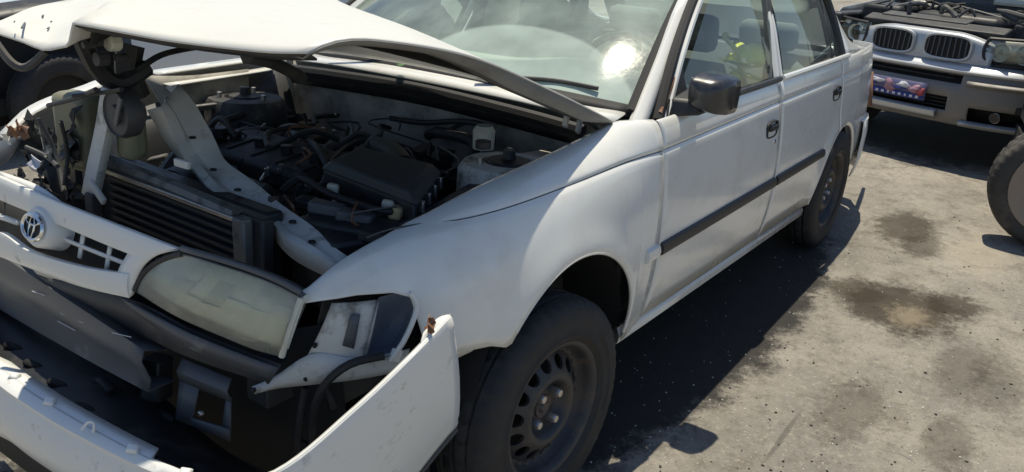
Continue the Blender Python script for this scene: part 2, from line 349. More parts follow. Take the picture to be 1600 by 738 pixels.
# ------------------------------------------------------------------ sedan body surfaces
HALF = [(-.72, .59), (-.69, .615), (-.64, .67), (-.57, .725), (-.5, .765), (-.4, .803), (-.25, .83), (0, .842), (.4, .845), (1.5, .846), (2.3, .842), (2.8, .825), (3.1, .797), (3.28, .745), (3.36, .67), (3.4, .58)]
FTOPZ = [(-.7, .632), (-.587, .70), (-.42, .743), (-.226, .787), (.06, .829), (.28, .862), (.35, .879), (.46, .882)]
FTOPY = [(-.7, .598), (-.587, .628), (-.42, .65), (-.226, .67), (.06, .69), (.28, .70), (.35, .715), (.42, .755), (.46, .78)]
DTOPZ = [(.44, .880), (1.5, .908), (2.2, .928), (2.6, .942), (3.4, .95)]
LINE = [(-.54, .735), (.43, .798), (1.4, .831), (2.4, .86), (3.2, .88)]
ARCHES = ((0, .27, .335), (2.465, .285, .335))
def zt(x, fender): return smooth(FTOPZ, x) if fender else lerp(DTOPZ, x)
def yt(x, fender): return smooth(FTOPY, x) if fender else .785
def half(x, z, fender):
    a = smooth(HALF, x); t0 = zt(x, fender); t = max(0, min(1, (z-.5)/(t0-.5))); p = 2.3 if fender else 1.9
    y = yt(x, fender)
    if x > 2.7: y -= (x-2.7)*.12
    y = min(y, a-.02)
    h = y+(a-y)*(max(0, 1-t**p))**(1/p)
    if z < .5: h -= .05*((.5-z)/.3)**2
    for cx, cz, r in ARCHES:
        d = math.hypot(x-cx, z-cz)-r
        if z > cz-.1 and d > -.02: h += .012*math.exp(-(d/.055)**2)
    zl = lerp(LINE, x); q = abs(z-zl)
    if x > -.54 and x < 3.2: h -= .006*math.exp(-(q/.006)**2)*min(1, (x+.54)/.12)
    return h
def side_panel(name, x0, x1, m, parent, fender=False, zb=None, sgn=-1, ylim=None, skip=None, solid=.003, warp=None):
    xs = set()
    n = max(4, int((x1-x0)/.03))
    for i in range(n+1): xs.add(round(x0+(x1-x0)*i/n, 4))
    for cx, cz, r in ARCHES:
        for k in range(25):
            x = cx-r*math.cos(math.pi*k/24)
            if x0 < x < x1: xs.add(round(x, 4))
    xs = sorted(xs)
    def bottom(x):
        b = zb(x)
        for cx, cz, r in ARCHES:
            if abs(x-cx) < r-1e-4: b = max(b, cz+math.sqrt(r*r-(x-cx)**2))
        return b
    cols = []
    for i, x in enumerate(xs):
        bs = [bottom(x)]
        for cx, cz, r in ARCHES:                     # vertical ends of the arch: two bottoms in the same place
            if abs(x-(cx-r)) < 2e-4: bs = [zb(x), max(zb(x), cz)] if zb(x) < cz else bs
            if abs(x-(cx+r)) < 2e-4: bs = [max(zb(x), cz), zb(x)] if zb(x) < cz else bs
        for b in bs:
            top = zt(x, fender); zl = lerp(LINE, x)
            lo = max(b, min(zl-.03, top-.03)) if top-b > .03 else b+(top-b)*.3
            zs = [b+(lo-b)*k/9 for k in range(10)]
            for dz in (-.014, -.008, -.004, 0, .004, .008, .014): zs.append(max(lo, min(top-.006 if top-b > .03 else lo, zl+dz)))
            s = zs[-1]
            for k in range(1, 13): zs.append(s+(top-s)*math.sin(math.pi/2*k/12))
            cols.append([Vector((x, sgn*half(x, z, fender), z)) for z in zs])
    if warp: cols = [[warp(p) for p in c] for c in cols]
    g = MB()
    b0 = 0
    for c in cols: g.v += [tuple(p) for p in c]
    k = len(cols[0])
    for i in range(len(cols)-1):
        if skip and skip((cols[i][0].x+cols[i+1][0].x)/2): continue
        for j in range(k-1):
            q = (i*k+j, (i+1)*k+j, (i+1)*k+j+1, i*k+j+1)
            ps = [g.v[a] for a in q]
            g.f.append(q)
    # drop degenerate faces
    g2 = MB(); g2.v = g.v
    for q in g.f:
        a, b, c, d = (Vector(g.v[i]) for i in q)
        if ((c-a).cross(d-b)).length > 1e-8: g2.f.append(q)
    return g2.build(name, m, parent, solid=solid, offset=0, ang=50)
SILL = lambda x: .245 if x < .6 else .245+min(1, (x-.6)/1.5)*.02
FBOT = lambda x: lerp([(-.72, .618), (-.66, .632), (-.60, .642), (-.53, .640), (-.5101, .625), (-.51, .49), (-.33, .475), (.33, .24), (.46, .245)], x)

CAR = empty('white_sedan', 'white wrecked four-door sedan with raised crumpled bonnet and dangling front bumper', 'car', CARM.translation, (0, PITCH, 0))
def build_side(car, m, fender_skip=None):
    f = side_panel('front_fender', -.695, .452, m, car, True, FBOT)
    d1 = side_panel('front_door', .458, 1.478, m, car, False, lambda x: .275)
    d2 = side_panel('rear_door', 1.484, 2.35, m, car, False, lambda x: .285)
    q = side_panel('quarter_panel', 2.356, 3.39, m, car, False, lambda x: lerp([(2.3, .285), (2.8, .30), (3.4, .36)], x))
    si = MB(); 
    rows = []
    for z, y in ((.272, .800), (.25, .812), (.225, .808), (.20, .775), (.195, .70)): rows.append([V(x, -y, z) for x in (.34, .8, 1.4, 2.13)])
    s = si.grid(rows).build('rocker_panel', m, car, solid=.003)
    return f, d1, d2, q, s
FEN, D1, D2, QP, ROCK = build_side(CAR, 'white')
# wheel arch lips
def crease_line(x0, x1, parent, fender, rr=.0022, m='greyplastic'):  # thin dark line along the pressed crease, deepening its shading by colour
    MB().tube([V(x, -(half(x, lerp(LINE, x), fender)+.001), lerp(LINE, x)) for x in [x0+(x1-x0)*k/16 for k in range(17)]], rr, 6, n=34).build('crease_shade', m, parent, recalc=False)
crease_line(-.535, .45, FEN, True); crease_line(.46, 1.476, D1, False, .0014); crease_line(1.486, 2.35, D2, False, .0012)
def arch_lip(cx, cz, r, a0, a1, m, parent, sgn=-1, fender=True):
    p = []
    for k in range(41):
        a = a0+(a1-a0)*k/40; x = cx-r*math.cos(a); z = cz+r*math.sin(a); p.append(V(x, sgn*(half(x, z, fender)-.004), z))
    return MB().tube(p, .006, 8, n=60).build('arch_lip', m, parent, recalc=False)
arch_lip(0, .27, .336, R(40), R(180), 'white', FEN)
arch_lip(2.465, .285, .336, R(0), R(180), 'white', QP, -1, False)
# wheel wells
def well(cx, cz, r, sgn):
    g = MB(); rows = []
    for y in (.80, .5): rows.append([V(cx-(r+.01)*math.cos(math.pi*k/24), sgn*y, cz+(r+.01)*math.sin(math.pi*k/24)) for k in range(25)])
    g.grid(rows); g.poly([V(cx-(r+.01)*math.cos(math.pi*k/24), sgn*.5, cz+(r+.01)*math.sin(math.pi*k/24)) for k in range(25)])
    return g.build('wheel_well', 'dark', CAR, recalc=False)
for s in (-1, 1):
    well(0, .27, .345, s); well(2.465, .285, .345, s)
# mouldings (black strips), door handles
def moulding(x0, x1, parent, m='trim', h=.021):
    rows = []
    for dz, dy in ((-h, -.001), (-h*.8, .012), (0, .016), (h*.8, .012), (h, -.001)):
        rows.append([V(x, -(half(x, .503+(x-.46)*.018+dz, False)+dy), .503+(x-.46)*.018+dz) for x in [x0+(x1-x0)*k/12 for k in range(13)]])
    g = MB().grid(rows); 
    g.poly([r[0] for r in rows]); g.poly([r[-1] for r in rows])
    return g.build('side_moulding', m, parent)
moulding(.468, 1.47, D1); moulding(1.492, 2.135, D2); moulding(.375, .448, FEN, 'white')
def handle(x, z, parent):
    h = half(x, z, False)
    pl = MB(); ring = []
    for r_, dy in ((1.0, -.002), (.98, .006), (.86, .008), (.8, .003), (.7, -.012), (.0001, -.014)):
        ring.append([V(x+.062*r_*math.copysign(abs(math.cos(a))**.6, math.cos(a)), -(h+dy), z+.034*r_*math.copysign(abs(math.sin(a))**.6, math.sin(a))) for a in [2*math.pi*k/28 for k in range(28)]])
    o = pl.grid(ring, close=True).build('door_handle', 'seal', parent)
    bx('handle_lever', 'black', o, (x+.008, -(h+.006), z+.006), (.085, .014, .024), bevel=.005)
handle(1.375, .742, D1); handle(2.255, .79, D2)
disc('door_lock', 'chrome', D1, (1.42, -(half(1.42, .70, False)), .69), .011, .008)

# greenhouse
def quadsheet(a, b, c, d, n=8, m=6, bulge=0, dirn=(0, -1, 0)):
    rows = []; dv = Vector(dirn)
    for j in range(m+1):
        t = j/m; rows.append([(Vector(a).lerp(Vector(b), i/n)).lerp(Vector(d).lerp(Vector(c), i/n), t)+dv*bulge*(4*t*(1-t)*.5+4*(i/n)*(1-i/n)*.5) for i in range(n+1)])
    return MB().grid(rows)
APB = V(.49, -.735, .885); APT = V(.93, -.632, 1.195); APR = V(1.22, -.585, 1.345)   # outer line of the windscreen pillar
def mir(p): return V(p[0], -p[1], p[2])
WB = [V(.47, -.70, .885), V(.40, -.45, .905), V(.37, 0, .915)]
WS_BOT = WB+[mir(p) for p in WB[:2][::-1]]
WT = [V(1.20, -.545, 1.335), V(1.16, -.3, 1.36), V(1.14, 0, 1.37)]
WS_TOP = WT+[mir(p) for p in WT[:2][::-1]]
WS = MB().strip(WS_TOP, WS_BOT, 24, 8, .03, (-.5, 0, .85)).build('windscreen', 'wsglass', CAR)
bp = resample(WS_BOT, 30); 
MB().strip([p+V(.02, 0, .018) for p in bp], [p+V(-.012, 0, -.012) for p in bp], 30, 1).build('windscreen_seal', 'seal', WS, solid=.008)
MB().tube([p+V(-.01, .0, .004) for p in (WS_BOT[0], WS_BOT[0].lerp(WS_TOP[0], .5)+V(-.012, 0, .02), WS_TOP[0])], .016, 8).build('windscreen_seal', 'seal', WS, recalc=False)
def pillar(name, pts, wx, m, parent, wy=.02):
    g = MB(); rows = []
    for p in resample(pts, 14):
        rows.append([p+V(-wx/2, 0.004, 0), p+V(-wx*.35, -wy*.6, 0), p+V(0, -wy*.8, 0), p+V(wx*.35, -wy*.6, 0), p+V(wx/2, .004, 0), p+V(wx*.3, wy, 0), p+V(-wx*.3, wy, 0)])
    return g.grid(rows, close=True).build(name, m, parent, ang=50)
for sg in (1, -1):
    f = (lambda p: p) if sg == 1 else mir
    o = pillar('front_pillar', [V(.455, -.735, .868), V(.66, -.69, 1.02), V(.90, -.634, 1.19), V(1.20, -.575, 1.345)], .085, 'white', CAR, .022)
    if sg == -1: o.scale.y = -1
# door frames
def frame(pts, name, m, parent, r=.013):
    return MB().tube(pts, r, 8, n=40, smooth_=True).build(name, m, parent, recalc=False)
FR = [V(.545, -.772, .868), V(.71, -.722, 1.04), V(.945, -.658, 1.2), V(1.18, -.612, 1.335), V(1.5, -.60, 1.355)]
frame(FR, 'window_frame', 'white', D1, .014)
frame([p+V(-.033, .008, 0) for p in FR], 'door_seal', 'seal', D1, .017)
frame([V(.52, -.765, .89), V(.665, -.735, 1.0), V(.80, -.698, 1.1)], 'rust_streak', 'rust', D1, .009)
pillar('window_frame', [V(1.475, -.795, .895), V(1.53, -.712, 1.10), V(1.575, -.655, 1.2), V(1.60, -.605, 1.35)], .045, 'white', D1, .012)
pillar('window_frame', [V(1.525, -.792, .895), V(1.57, -.708, 1.10), V(1.61, -.65, 1.2), V(1.64, -.60, 1.35)], .03, 'white', D2, .012)
frame([V(1.555, -.785, .9), V(1.60, -.705, 1.10), V(1.645, -.645, 1.2), V(1.67, -.60, 1.34)], 'window_seal', 'seal', D2, .009)
frame([V(2.43, -.778, .925), V(2.42, -.72, 1.06), V(2.385, -.655, 1.2), V(2.2, -.605, 1.34), V(1.64, -.597, 1.358)], 'window_frame', 'black', D2, .024)
frame([V(2.27, -.776, .925), V(2.25, -.70, 1.12), V(2.17, -.62, 1.33)], 'window_divider', 'black', D2, .011)
def belt(x0, x1, parent, m):
    return MB().tube([V(x, -.792, lerp(DTOPZ, x)+.006) for x in (x0, (x0+x1)/2, x1)], .012, 8).build('belt_strip', m, parent, recalc=False)
belt(.62, 1.50, D1, 'trim'); belt(1.53, 2.48, D2, 'white')
g1 = quadsheet((.56, -.776, .88), (1.47, -.782, .9), (1.57, -.612, 1.345), (1.15, -.622, 1.335), 10, 8, .022).build('door_glass', 'glass', D1)
g2 = quadsheet((1.53, -.782, .9), (2.43, -.772, .928), (2.2, -.608, 1.34), (1.65, -.608, 1.345), 10, 8, .022).build('door_glass', 'glass', D2)
# rear pillar, roof, rear screen, boot
def roof_pt(x, y): return 1.352+.035*(1-(y/.6)**2)-.05*((x-1.7)/.6)**2*.6
g = MB(); rows = []
for i in range(15):
    x = 1.14+(2.32-1.14)*i/14; rows.append([V(x, -.61+1.22*k/16, roof_pt(x, -.61+1.22*k/16)-(.02 if k in (0, 16) else 0)) for k in range(17)])
g.grid(rows).build('roof', 'white', CAR, solid=.01)
for sg in (1, -1):
    o = MB().strip([V(2.42, -.788, .935), V(2.43, -.73, 1.05), V(2.40, -.66, 1.2), V(2.24, -.61, 1.335)], [V(2.93, -.752, .944), V(2.62, -.735, 1.0), V(2.47, -.645, 1.19), V(2.34, -.59, 1.33)], 14, 4).build('rear_pillar', 'white', CAR, solid=.02)
    if sg == -1: o.scale.y = -1
quadsheet((2.78, -.68, .955), (2.78, .68, .955), (2.33, .56, 1.335), (2.33, -.56, 1.335), 10, 8, -.05, (.5, 0, .8)).build('rear_screen', 'glass', CAR)
g = MB(); rows = []
for x, z, hw in ((2.88, .955, .74), (3.0, .965, .745), (3.2, .965, .73), (3.3, .945, .70), (3.36, .87, .66), (3.37, .6, .64)):
    rows.append([V(x-.05*abs(k/8-1)**3, hw*(k/8-1), z-.035*abs(k/8-1)**3) for k in range(17)])
g.grid(rows).build('boot_lid', 'white', CAR, solid=.006)
g = MB(); rows = []
for z, o_ in ((.58, 0), (.575, .05), (.5, .07), (.36, .06), (.27, .0)):
    rows.append([V(2.92+k, -(lerp(HALF, 2.92+k)+.004+o_*.35), z) for k in (0, .15, .3)]+[V(3.36+o_, -.66-o_*.4, z), V(3.42+o_, -.5, z), V(3.44+o_, 0, z), V(3.42+o_, .5, z), V(3.36+o_, .66, z), V(3.2, .80, z)])
g.grid(rows).build('rear_bumper', 'white', CAR, solid=.006)
MB().strip([at(1352, 120, y=-.74)+V(0, 0, 0), at(1362, 112, y=-.68)], [at(1348, 168, y=-.75), at(1360, 165, y=-.68)], 4, 2).build('tail_lamp', 'rust', CAR, solid=.02)

# mirrored far side of the body (seen through the glass and over the engine bay)
def mirror_copy(o, name=None):
    c = o.copy(); COL.objects.link(c); c.scale.y = -1
    for ch in [x for x in bpy.data.objects if x.parent is o]:
        d = ch.copy(); COL.objects.link(d); d.parent = c
        for e in [x for x in bpy.data.objects if x.parent is ch]: f = e.copy(); COL.objects.link(f); f.parent = d
    return c
for o in (D1, D2, QP, ROCK): mirror_copy(o)
# far fender, torn in two with its front end pushed in
FARDZ = [(-.7, .10), (-.33, .085), (-.18, .062), (.232, .02), (.45, 0)]
def farwarp(p):
    p = p.copy(); p.y += .035; k = max(0, min(1, (p.z-.45)/.2)); p.z += lerp(FARDZ, p.x)*k
    if p.x < -.33: p.y -= .06*(-.33-p.x)
    return p
FARF = side_panel('front_fender', -.695, .452, 'white', CAR, True, FBOT, sgn=1, skip=lambda x: -.335 < x < -.185, warp=farwarp)
tag(FARF, 'white fender torn open along its top edge')
def edgey(x): return smooth(FTOPY, x)+.035-max(0, .06*(-.33-x))
lipr = lambda a, b, dz, w_: [V(x, edgey(x)-w_, smooth(FTOPZ, x)+lerp(FARDZ, x)+dz) for x in [a+(b-a)*k/8 for k in range(9)]]
MB().strip(lipr(-.19, .30, .004, 0), lipr(-.18, .30, -.002, .05), 10, 1).build('fender_flange', 'white', FARF, solid=.004)
MB().strip(lipr(-.17, .30, -.030, .052), lipr(-.16, .30, -.036, .085), 10, 1).build('fender_flange', 'white', FARF, solid=.004)
MB().strip(lipr(-.69, -.34, .004, 0), lipr(-.69, -.345, -.008, .035), 10, 1).build('fender_flange', 'white', FARF, solid=.004)

# ------------------------------------------------------------------ wheels
def tyre_mesh(Rr=.297, wd=.176, rim=.186):
    g = MB(); seg = 144; h = wd/2
    prof = [(rim-.006, -h*.80), (rim+.004, -h*.93), (rim+.016, -h*.98), (rim+.018, -h*1.005), (rim+.022, -h*1.005), (rim+.024, -h*.985), (rim+.045, -h*1.02), (rim+.047, -h*1.045), (rim+.05, -h*1.045), (rim+.052, -h*1.02), (Rr-.045, -h*1.01), (Rr-.03, -h*.97), (Rr-.012, -h*.88), (Rr-.003, -h*.74), (Rr, -h*.5), (Rr-.008, -h*.46), (Rr-.008, -h*.40), (Rr+.001, -h*.36), (Rr+.001, -h*.08), (Rr-.008, -h*.05)]
    prof = prof+[(r, -y) for r, y in prof[::-1]]
    rows = []
    for i, (r, y) in enumerate(prof):
        row = []
        for k in range(seg):
            a = 2*math.pi*k/seg; rr = r
            if k % 3 == 0 and abs(y) > h*.6 and r > Rr-.02: rr = r-.007
            if abs(y) > h*1.03 and (k//9) % 4 == 3: y = math.copysign(h*1.015, y)
            if k % 4 == 0 and h*.1 < abs(y) < h*.45 and r > Rr-.005: rr = r-.005
            row.append(V(rr*math.cos(a), y, rr*math.sin(a)))
        rows.append(row)
    return g.grid(rows, close=True)
def rim_mesh(holes=14):
    g = MB()
    prof = [(.150, -.030), (.160, -.038), (.168, -.055), (.172, -.07), (.182, -.078), (.190, -.078), (.192, -.072), (.186, -.066), (.18, .06), (.19, .07)]
    g.lathe(prof, 56)
    # ring with holes between r=.105 and .15
    def yy(r): return lerp([(.03, -.035), (.058, -.033), (.066, -.040), (.078, -.062), (.088, -.068), (.10, -.064), (.15, -.030)], r)
    r0, r1 = .098, .150
    for s in range(holes):
        a0 = 2*math.pi*s/holes; da = 2*math.pi/holes; ring_o = []; ring_i = []; ring_b = []
        for k in range(16):
            t = 2*math.pi*k/16; c, sn = math.cos(t), math.sin(t); q = max(abs(c), abs(sn)); u, v = c/q, sn/q
            def P(u, v, d=0):
                r = (r0+r1)/2+v*(r1-r0)/2; a = a0+da/2+u*da/2; return V(r*math.cos(a), yy(r)+d, r*math.sin(a))
            ring_o.append(P(u, v)); ring_i.append(P(c*.66, sn*.68)); ring_b.append(P(c*.64, sn*.66, .008))
        g.grid([ring_o, ring_i, ring_b], close=True)
    g.lathe([(r, yy(r)) for r in (.098, .09, .084, .078, .072, .066, .058, .045, .03)]+[(.03, -.01)], 56)
    return g
def wheel(c, parent, cover=False):
    t = empty('wheel', None, None, c); t.parent = parent
    t.name = 'wheel'
    ty = tyre_mesh().build('tyre', 'rubber', t, ang=60); rm = rim_mesh().build('rim', 'steel', t, ang=40)
    g = MB().lathe([(.032, -.036), (.030, -.040), (.018, -.038), (.012, -.046), (.0005, -.046)], 20); g.build('hub_cap', 'hub', t)
    g = MB()
    for k in range(4):
        a = math.pi/4+k*math.pi/2+.2
        o = MB().lathe([(.014, -.028), (.014, -.056), (.010, -.063), (.0005, -.064)], 6, (.05*math.cos(a), 0, .05*math.sin(a))).build('wheel_nut', 'nut', t)
    MB().lathe([(.16, .02), (.0005, .02)], 24).build('brake_disc', 'dark', t)
    MB().box((.155, -.066, .105), (.03, .012, .012), (0, .9, 0)).build('balance_weight', 'nut', t)
    return t
W1 = wheel((0, -.775, .195), CAR)
def cw(c, sy=1):
    o = copy_tree(W1, CAR); o.location = c; o.scale.y = sy; return o
W2 = cw((2.465, -.765, .29)); cw((0, .775, .195), -1); cw((2.465, .765, .29), -1)
W1.rotation_euler = (0, .35, 0); W1.rotation_mode = 'ZXY'; W1.rotation_euler = (0, .35, -.06); W1.scale = (1.015,)*3; W1.location = (-.075, -.782, .202)

# ------------------------------------------------------------------ mirror on the driver's door
g = MB(); rows = []
cx0, cy0, cz0 = .655, -.862, .948
sq = lambda v, e: math.copysign(abs(v)**e, v)
for x_, hy, hz, dy, dz in ((-.068, .001, .001, .012, 0), (-.066, .034, .032, .012, 0), (-.058, .044, .043, .010, .001), (-.03, .056, .053, .004, .001), (.02, .062, .059, 0, 0), (.07, .064, .060, 0, 0), (.074, .060, .056, 0, 0), (.06, .056, .052, 0, 0)):
    rows.append([V(cx0+x_, cy0+dy+.92*hy*sq(math.cos(a), .42)*(1+.08*math.sin(a)), cz0+dz+.95*hz*sq(math.sin(a), .42)+.010*math.cos(a)) for a in [2*math.pi*j/36 for j in range(36)]])
MIR = g.grid(rows, close=True).build('wing_mirror', 'mirrorblack', D1, ang=50)
MB().poly([V(cx0+.068, cy0+.056*sq(math.cos(a), .45), cz0+.052*sq(math.sin(a), .45)) for a in [2*math.pi*j/28 for j in range(28)]]).build('mirror_glass', 'chrome', MIR)
MB().hexa([V(.57, -.77, .875), V(.70, -.775, .88), V(.70, -.86, .895), V(.60, -.86, .89), V(.58, -.765, .93), V(.69, -.765, .95), V(.69, -.84, .94), V(.61, -.84, .93)]).build('mirror_arm', 'black', MIR, bevel=.01)
MB().hexa([V(.535, -.785, .872), V(.70, -.79, .88), V(.70, -.77, .88), V(.535, -.765, .872), V(.57, -.765, .92), V(.685, -.745, 1.01), V(.685, -.73, 1.01), V(.57, -.75, .92)]).build('mirror_sail', 'black', MIR, bevel=.004)

# ------------------------------------------------------------------ bonnet: hinge line, fold across the middle, crushed nose
E_ = at(480, 83, y=-.70); C_ = at(740, 90, y=-.75); A_ = V(.33, -.715, .882)
rear = [A_, V(.31, -.4, .925), V(.31, 0, .94), V(.31, .4, .93), V(.31, .66, .90)]
q1 = [at(935, 178, y=-.725), V(.22, -.4, .965), V(.22, 0, .98), V(.21, .4, .97), V(.21, .62, .94)]
q2 = [at(862, 142, y=-.745), V(-.04, -.4, 1.04), V(-.02, 0, 1.06), V(-.02, .4, 1.06), V(-.02, .56, 1.04)]
ridge = [C_, at(640, 45, y=-.48), at(540, 8, y=-.1), at(455, -27, y=.2), V(-.25, .46, 1.13)]
mid = [at(600, 64, y=-.735), V(-.52, -.42, 1.152), V(-.52, -.02, 1.165), V(-.48, .2, 1.15), V(-.42, .42, 1.13)]
front = [E_, at(360, 77, y=-.52), at(250, 62, y=-.37), at(111, 37, y=-.22), V(-.8, .06, 1.12)]
def inter(row, n):
    return resample(row, n)
F1 = at(300, 69, y=-.43)
rowsH = [inter(r, 33) for r in (rear, q1, q2, ridge, mid)]
# front edge with its notch: sound left part, then the torn-down centre
fe = [E_, at(420, 82, y=-.62), at(360, 76, y=-.54), at(300, 69, y=-.45), at(250, 62, y=-.39), at(180, 49, y=-.31), at(114, 37, y=-.25)]
fe2 = [at(112, 47, y=-.24), at(110, 57, y=-.23), at(108, 66, y=-.22), at(103, 73, y=-.2), at(92, 75, y=-.18), at(78, 78, y=-.16), at(66, 78, y=-.13), at(52, 73, y=-.11), at(36, 66, y=-.09), at(18, 60, y=-.07), at(0, 54, y=-.04), at(-30, 46, y=.0), V(-.66, .2, 1.10), V(-.62, .34, 1.10)]
fr = inter(fe, 19)+fe2
pm = [a.lerp(b, .62)+V(0, 0, .012) for a, b in zip(rowsH[-1], fr)]
rowsH += [pm, fr]
fine = []
for j in range(33):
    colp = resample([r[j] for r in rowsH], 40); fine.append(colp)
rows = [[fine[j][i] for j in range(33)] for i in range(40)]
for i in range(40):
    for j in range(33):
        p = rows[i][j]; k = max(0, i-24)/15*min(1, (39.01-i)/4)
        # dents: a crease running back from the notch, ripples in the crushed right half
        if j > 20: p.z += k*(.007*math.sin(j*1.1+i*.35)+.005*math.sin(j*.6-i*.7))
        p.z += k*.03*math.exp(-((j-18.5-(39-i)*.10)/.8)**2)-k*.03*math.exp(-((j-20.5-(39-i)*.1)/.8)**2)
HOOD = MB().grid(rows).build('bonnet', 'hoodwhite', CAR, solid=.004, offset=0, ang=60)
tag(HOOD, 'white bonnet buckled upwards with a torn nose')
for a, b in (((30, 47), (33, 43)), ((22, 35), (23, 33)), ((34, 44), (39, 36)), ((48, 27), (51, 22)), ((66, 26), (68, 24)), ((74, 45), (77, 43)), ((79, 34), (81, 33)), ((176, 24), (180, 22)), ((188, 24), (190, 23)), ((218, 19), (222, 17))):
    pa = min((q for r_ in rows for q in r_), key=lambda q: (800+FPX*(q-CAMP).dot(CR)/(q-CAMP).dot(fw_)-a[0])**2+(369-FPX*(q-CAMP).dot(CU)/(q-CAMP).dot(fw_)-a[1])**2)
    tb('scuff', 'beam', HOOD, [at(*a, z=pa.z+.003), at(*b, z=pa.z+.003)], rnd.uniform(.001, .0025), 5)
# turned-down flange along the left edge and the dark inner frame
le = [rows[i][0] for i in range(40)]
fl = [MB()]
inner = []; low = []
for i, p in enumerate(le):
    t = i/39; d = .034*min(1, t*5+.25)*(1 if t < .5 else max(.35, 1-(t-.5)*2.6)); low.append(p+V(.004, .016, -d)); inner.append(p+V(.004, .07, -d+.004))
MB().grid([[p+V(0, -.003, -.002) for p in le], low, inner]).build('bonnet_flange', 'shadewhite', HOOD, solid=.003)
ub = [[p+V(0, 0, -.014) for p in r[2:-1]] for r in rows[8:-2]]
MB().grid(ub).build('bonnet_liner', 'dark', HOOD, solid=.004)
fm = [rows[39][j] for j in range(0, 19)]
MB().strip([p+V(.004, 0, -.003) for p in fm], [p+V(.03, .01, -.014) for p in fm], 20, 2).build('bonnet_lip', 'black', HOOD, solid=.004)
tb('bonnet_rib', 'greyplastic', HOOD, [at(385, 90, y=-.2)+V(0, 0, 0), at(430, 100, y=-.15), at(472, 122, y=-.1)], .016, 6)
tb('bonnet_rib', 'black', HOOD, [at(215, 110, y=.0), at(255, 85, y=.0), at(320, 72, y=.0)], .007, 6)
tb('bonnet_rib', 'greyplastic', HOOD, [at(-10, 62, y=.16), at(18, 98, y=.12), at(42, 105, y=.1), at(72, 80, y=.06)], .009, 6)
for (px, py, r_, yy_) in ((178, 66, .02, -.02), (160, 92, .016, -.02), (150, 65, .012, -.02), (190, 90, .009, -.02), (140, 70, .008, -.03)):
    MB().lathe([(r_, -.015), (r_, .01), (r_*.5, .015)], 10, at(px, py, y=yy_), 'x', True).build('latch_piece', 'greyplastic' if px != 178 else 'dash', HOOD, bevel=.002)
tb('latch_striker', 'black', HOOD, [at(125, 55, y=.0), at(150, 105, y=.03), at(185, 130, y=.03), at(230, 105, y=.03)], .02, 8)
tb('latch_striker', 'black', HOOD, [at(205, 70, y=.05), at(200, 110, y=.05), at(215, 150, y=.05)], .03, 8)

# ------------------------------------------------------------------ scuttle, firewall, bay
MB().strip([V(.40, -.70, .86), V(.40, 0, .885), V(.40, .70, .86)], [V(.41, -.70, .2), V(.41, 0, .2), V(.41, .70, .2)], 12, 6).build('firewall', 'grimypanel', CAR, solid=.004)
g = MB(); rows_ = []
for z, x in ((.63, .385), (.60, .36), (.25, .37)): rows_.append([V(x, y, z+.02*math.sin(y*9)) for y in [-.66+1.32*k/20 for k in range(21)]])
g.grid(rows_).build('insulation_pad', 'black', CAR, solid=.006)
CO = MB().strip([V(.46, -.69, .885), V(.395, -.4, .905), V(.365, 0, .915), V(.395, .4, .905), V(.46, .69, .885)], [V(.37, -.69, .865), V(.335, -.4, .885), V(.325, 0, .89), V(.335, .4, .885), V(.37, .69, .865)], 24, 2).build('cowl_panel', 'white', CAR, solid=.004)
tb('bonnet_seal', 'seal', CAR, [V(.34, -.62, .835), V(.325, -.4, .852), V(.315, 0, .866), V(.325, .4, .852), V(.34, .66, .835)], .020, 8, n=30)
MB().strip([V(.335, -.64, .825), V(.32, 0, .855), V(.335, .66, .825)], [V(.36, -.64, .785), V(.35, 0, .81), V(.36, .66, .785)], 12, 2).build('cowl_lip', 'black', CAR, solid=.006)
for px, py in ((905, 195), (885, 185)): bx('hinge_bracket', 'dirtywhite', CAR, at(px, py, y=-.62), (.03, .012, .05), (0, .4, .3))
tb('bonnet_hinge', 'greyplastic', CAR, [at(880, 165, y=-.64), at(915, 185, y=-.66), at(938, 205, y=-.67)], .008)
tb('wiper_arm', 'black', CAR, [V(.36, -.2, .93), V(.44, -.42, .945), V(.47, -.58, .94)], .007); tb('wiper_arm', 'black', CAR, [V(.345, .45, .925), V(.40, .2, .955), V(.43, -.05, .965)], .007)
# inner aprons
for s in (-1, 1):
    g = MB().strip([V(x, s*(smooth(FTOPY, x)-.012), smooth(FTOPZ, x)-.025) for x in (-.6, -.4, -.2, .05, .34)], [V(x, s*.60, .34) for x in (-.6, -.4, -.2, .05, .34)], 14, 5, .05, (0, -s, 0))
    g.build('inner_apron', 'greyplastic', CAR, solid=.004)
# strut towers
for s in (-1, 1):
    t_ = MB().lathe([(.14, -.25), (.135, -.02), (.12, 0), (.07, .004), (.066, -.008), (.0005, -.006)], 28, (.07, s*.555, .775), 'z').build('strut_tower', 'dirtywhite' if s < 0 else 'engine', CAR, ang=40)
    MB().lathe([(.06, -.002), (.055, .008), (.02, .012), (.015, .035), (.0005, .036)], 20, (.07, s*.555, .775), 'z').build('strut_mount', 'black', t_)
    for k in range(3):
        a = k*2.1+.6; MB().lathe([(.009, 0), (.009, .018), (.0005, .02)], 6, (.07+.085*math.cos(a), s*.555+.085*math.sin(a), .777), 'z').build('bolt', 'nut', t_)
bx('apron_box', 'grimypanel', CAR, (.2, -.58, .745), (.26, .16, .05), (0, .05, -.05))
bx('apron_cover', 'greyplastic', CAR, (-.2, -.60, .715), (.30, .12, .03), (-.2, -.12, .1))
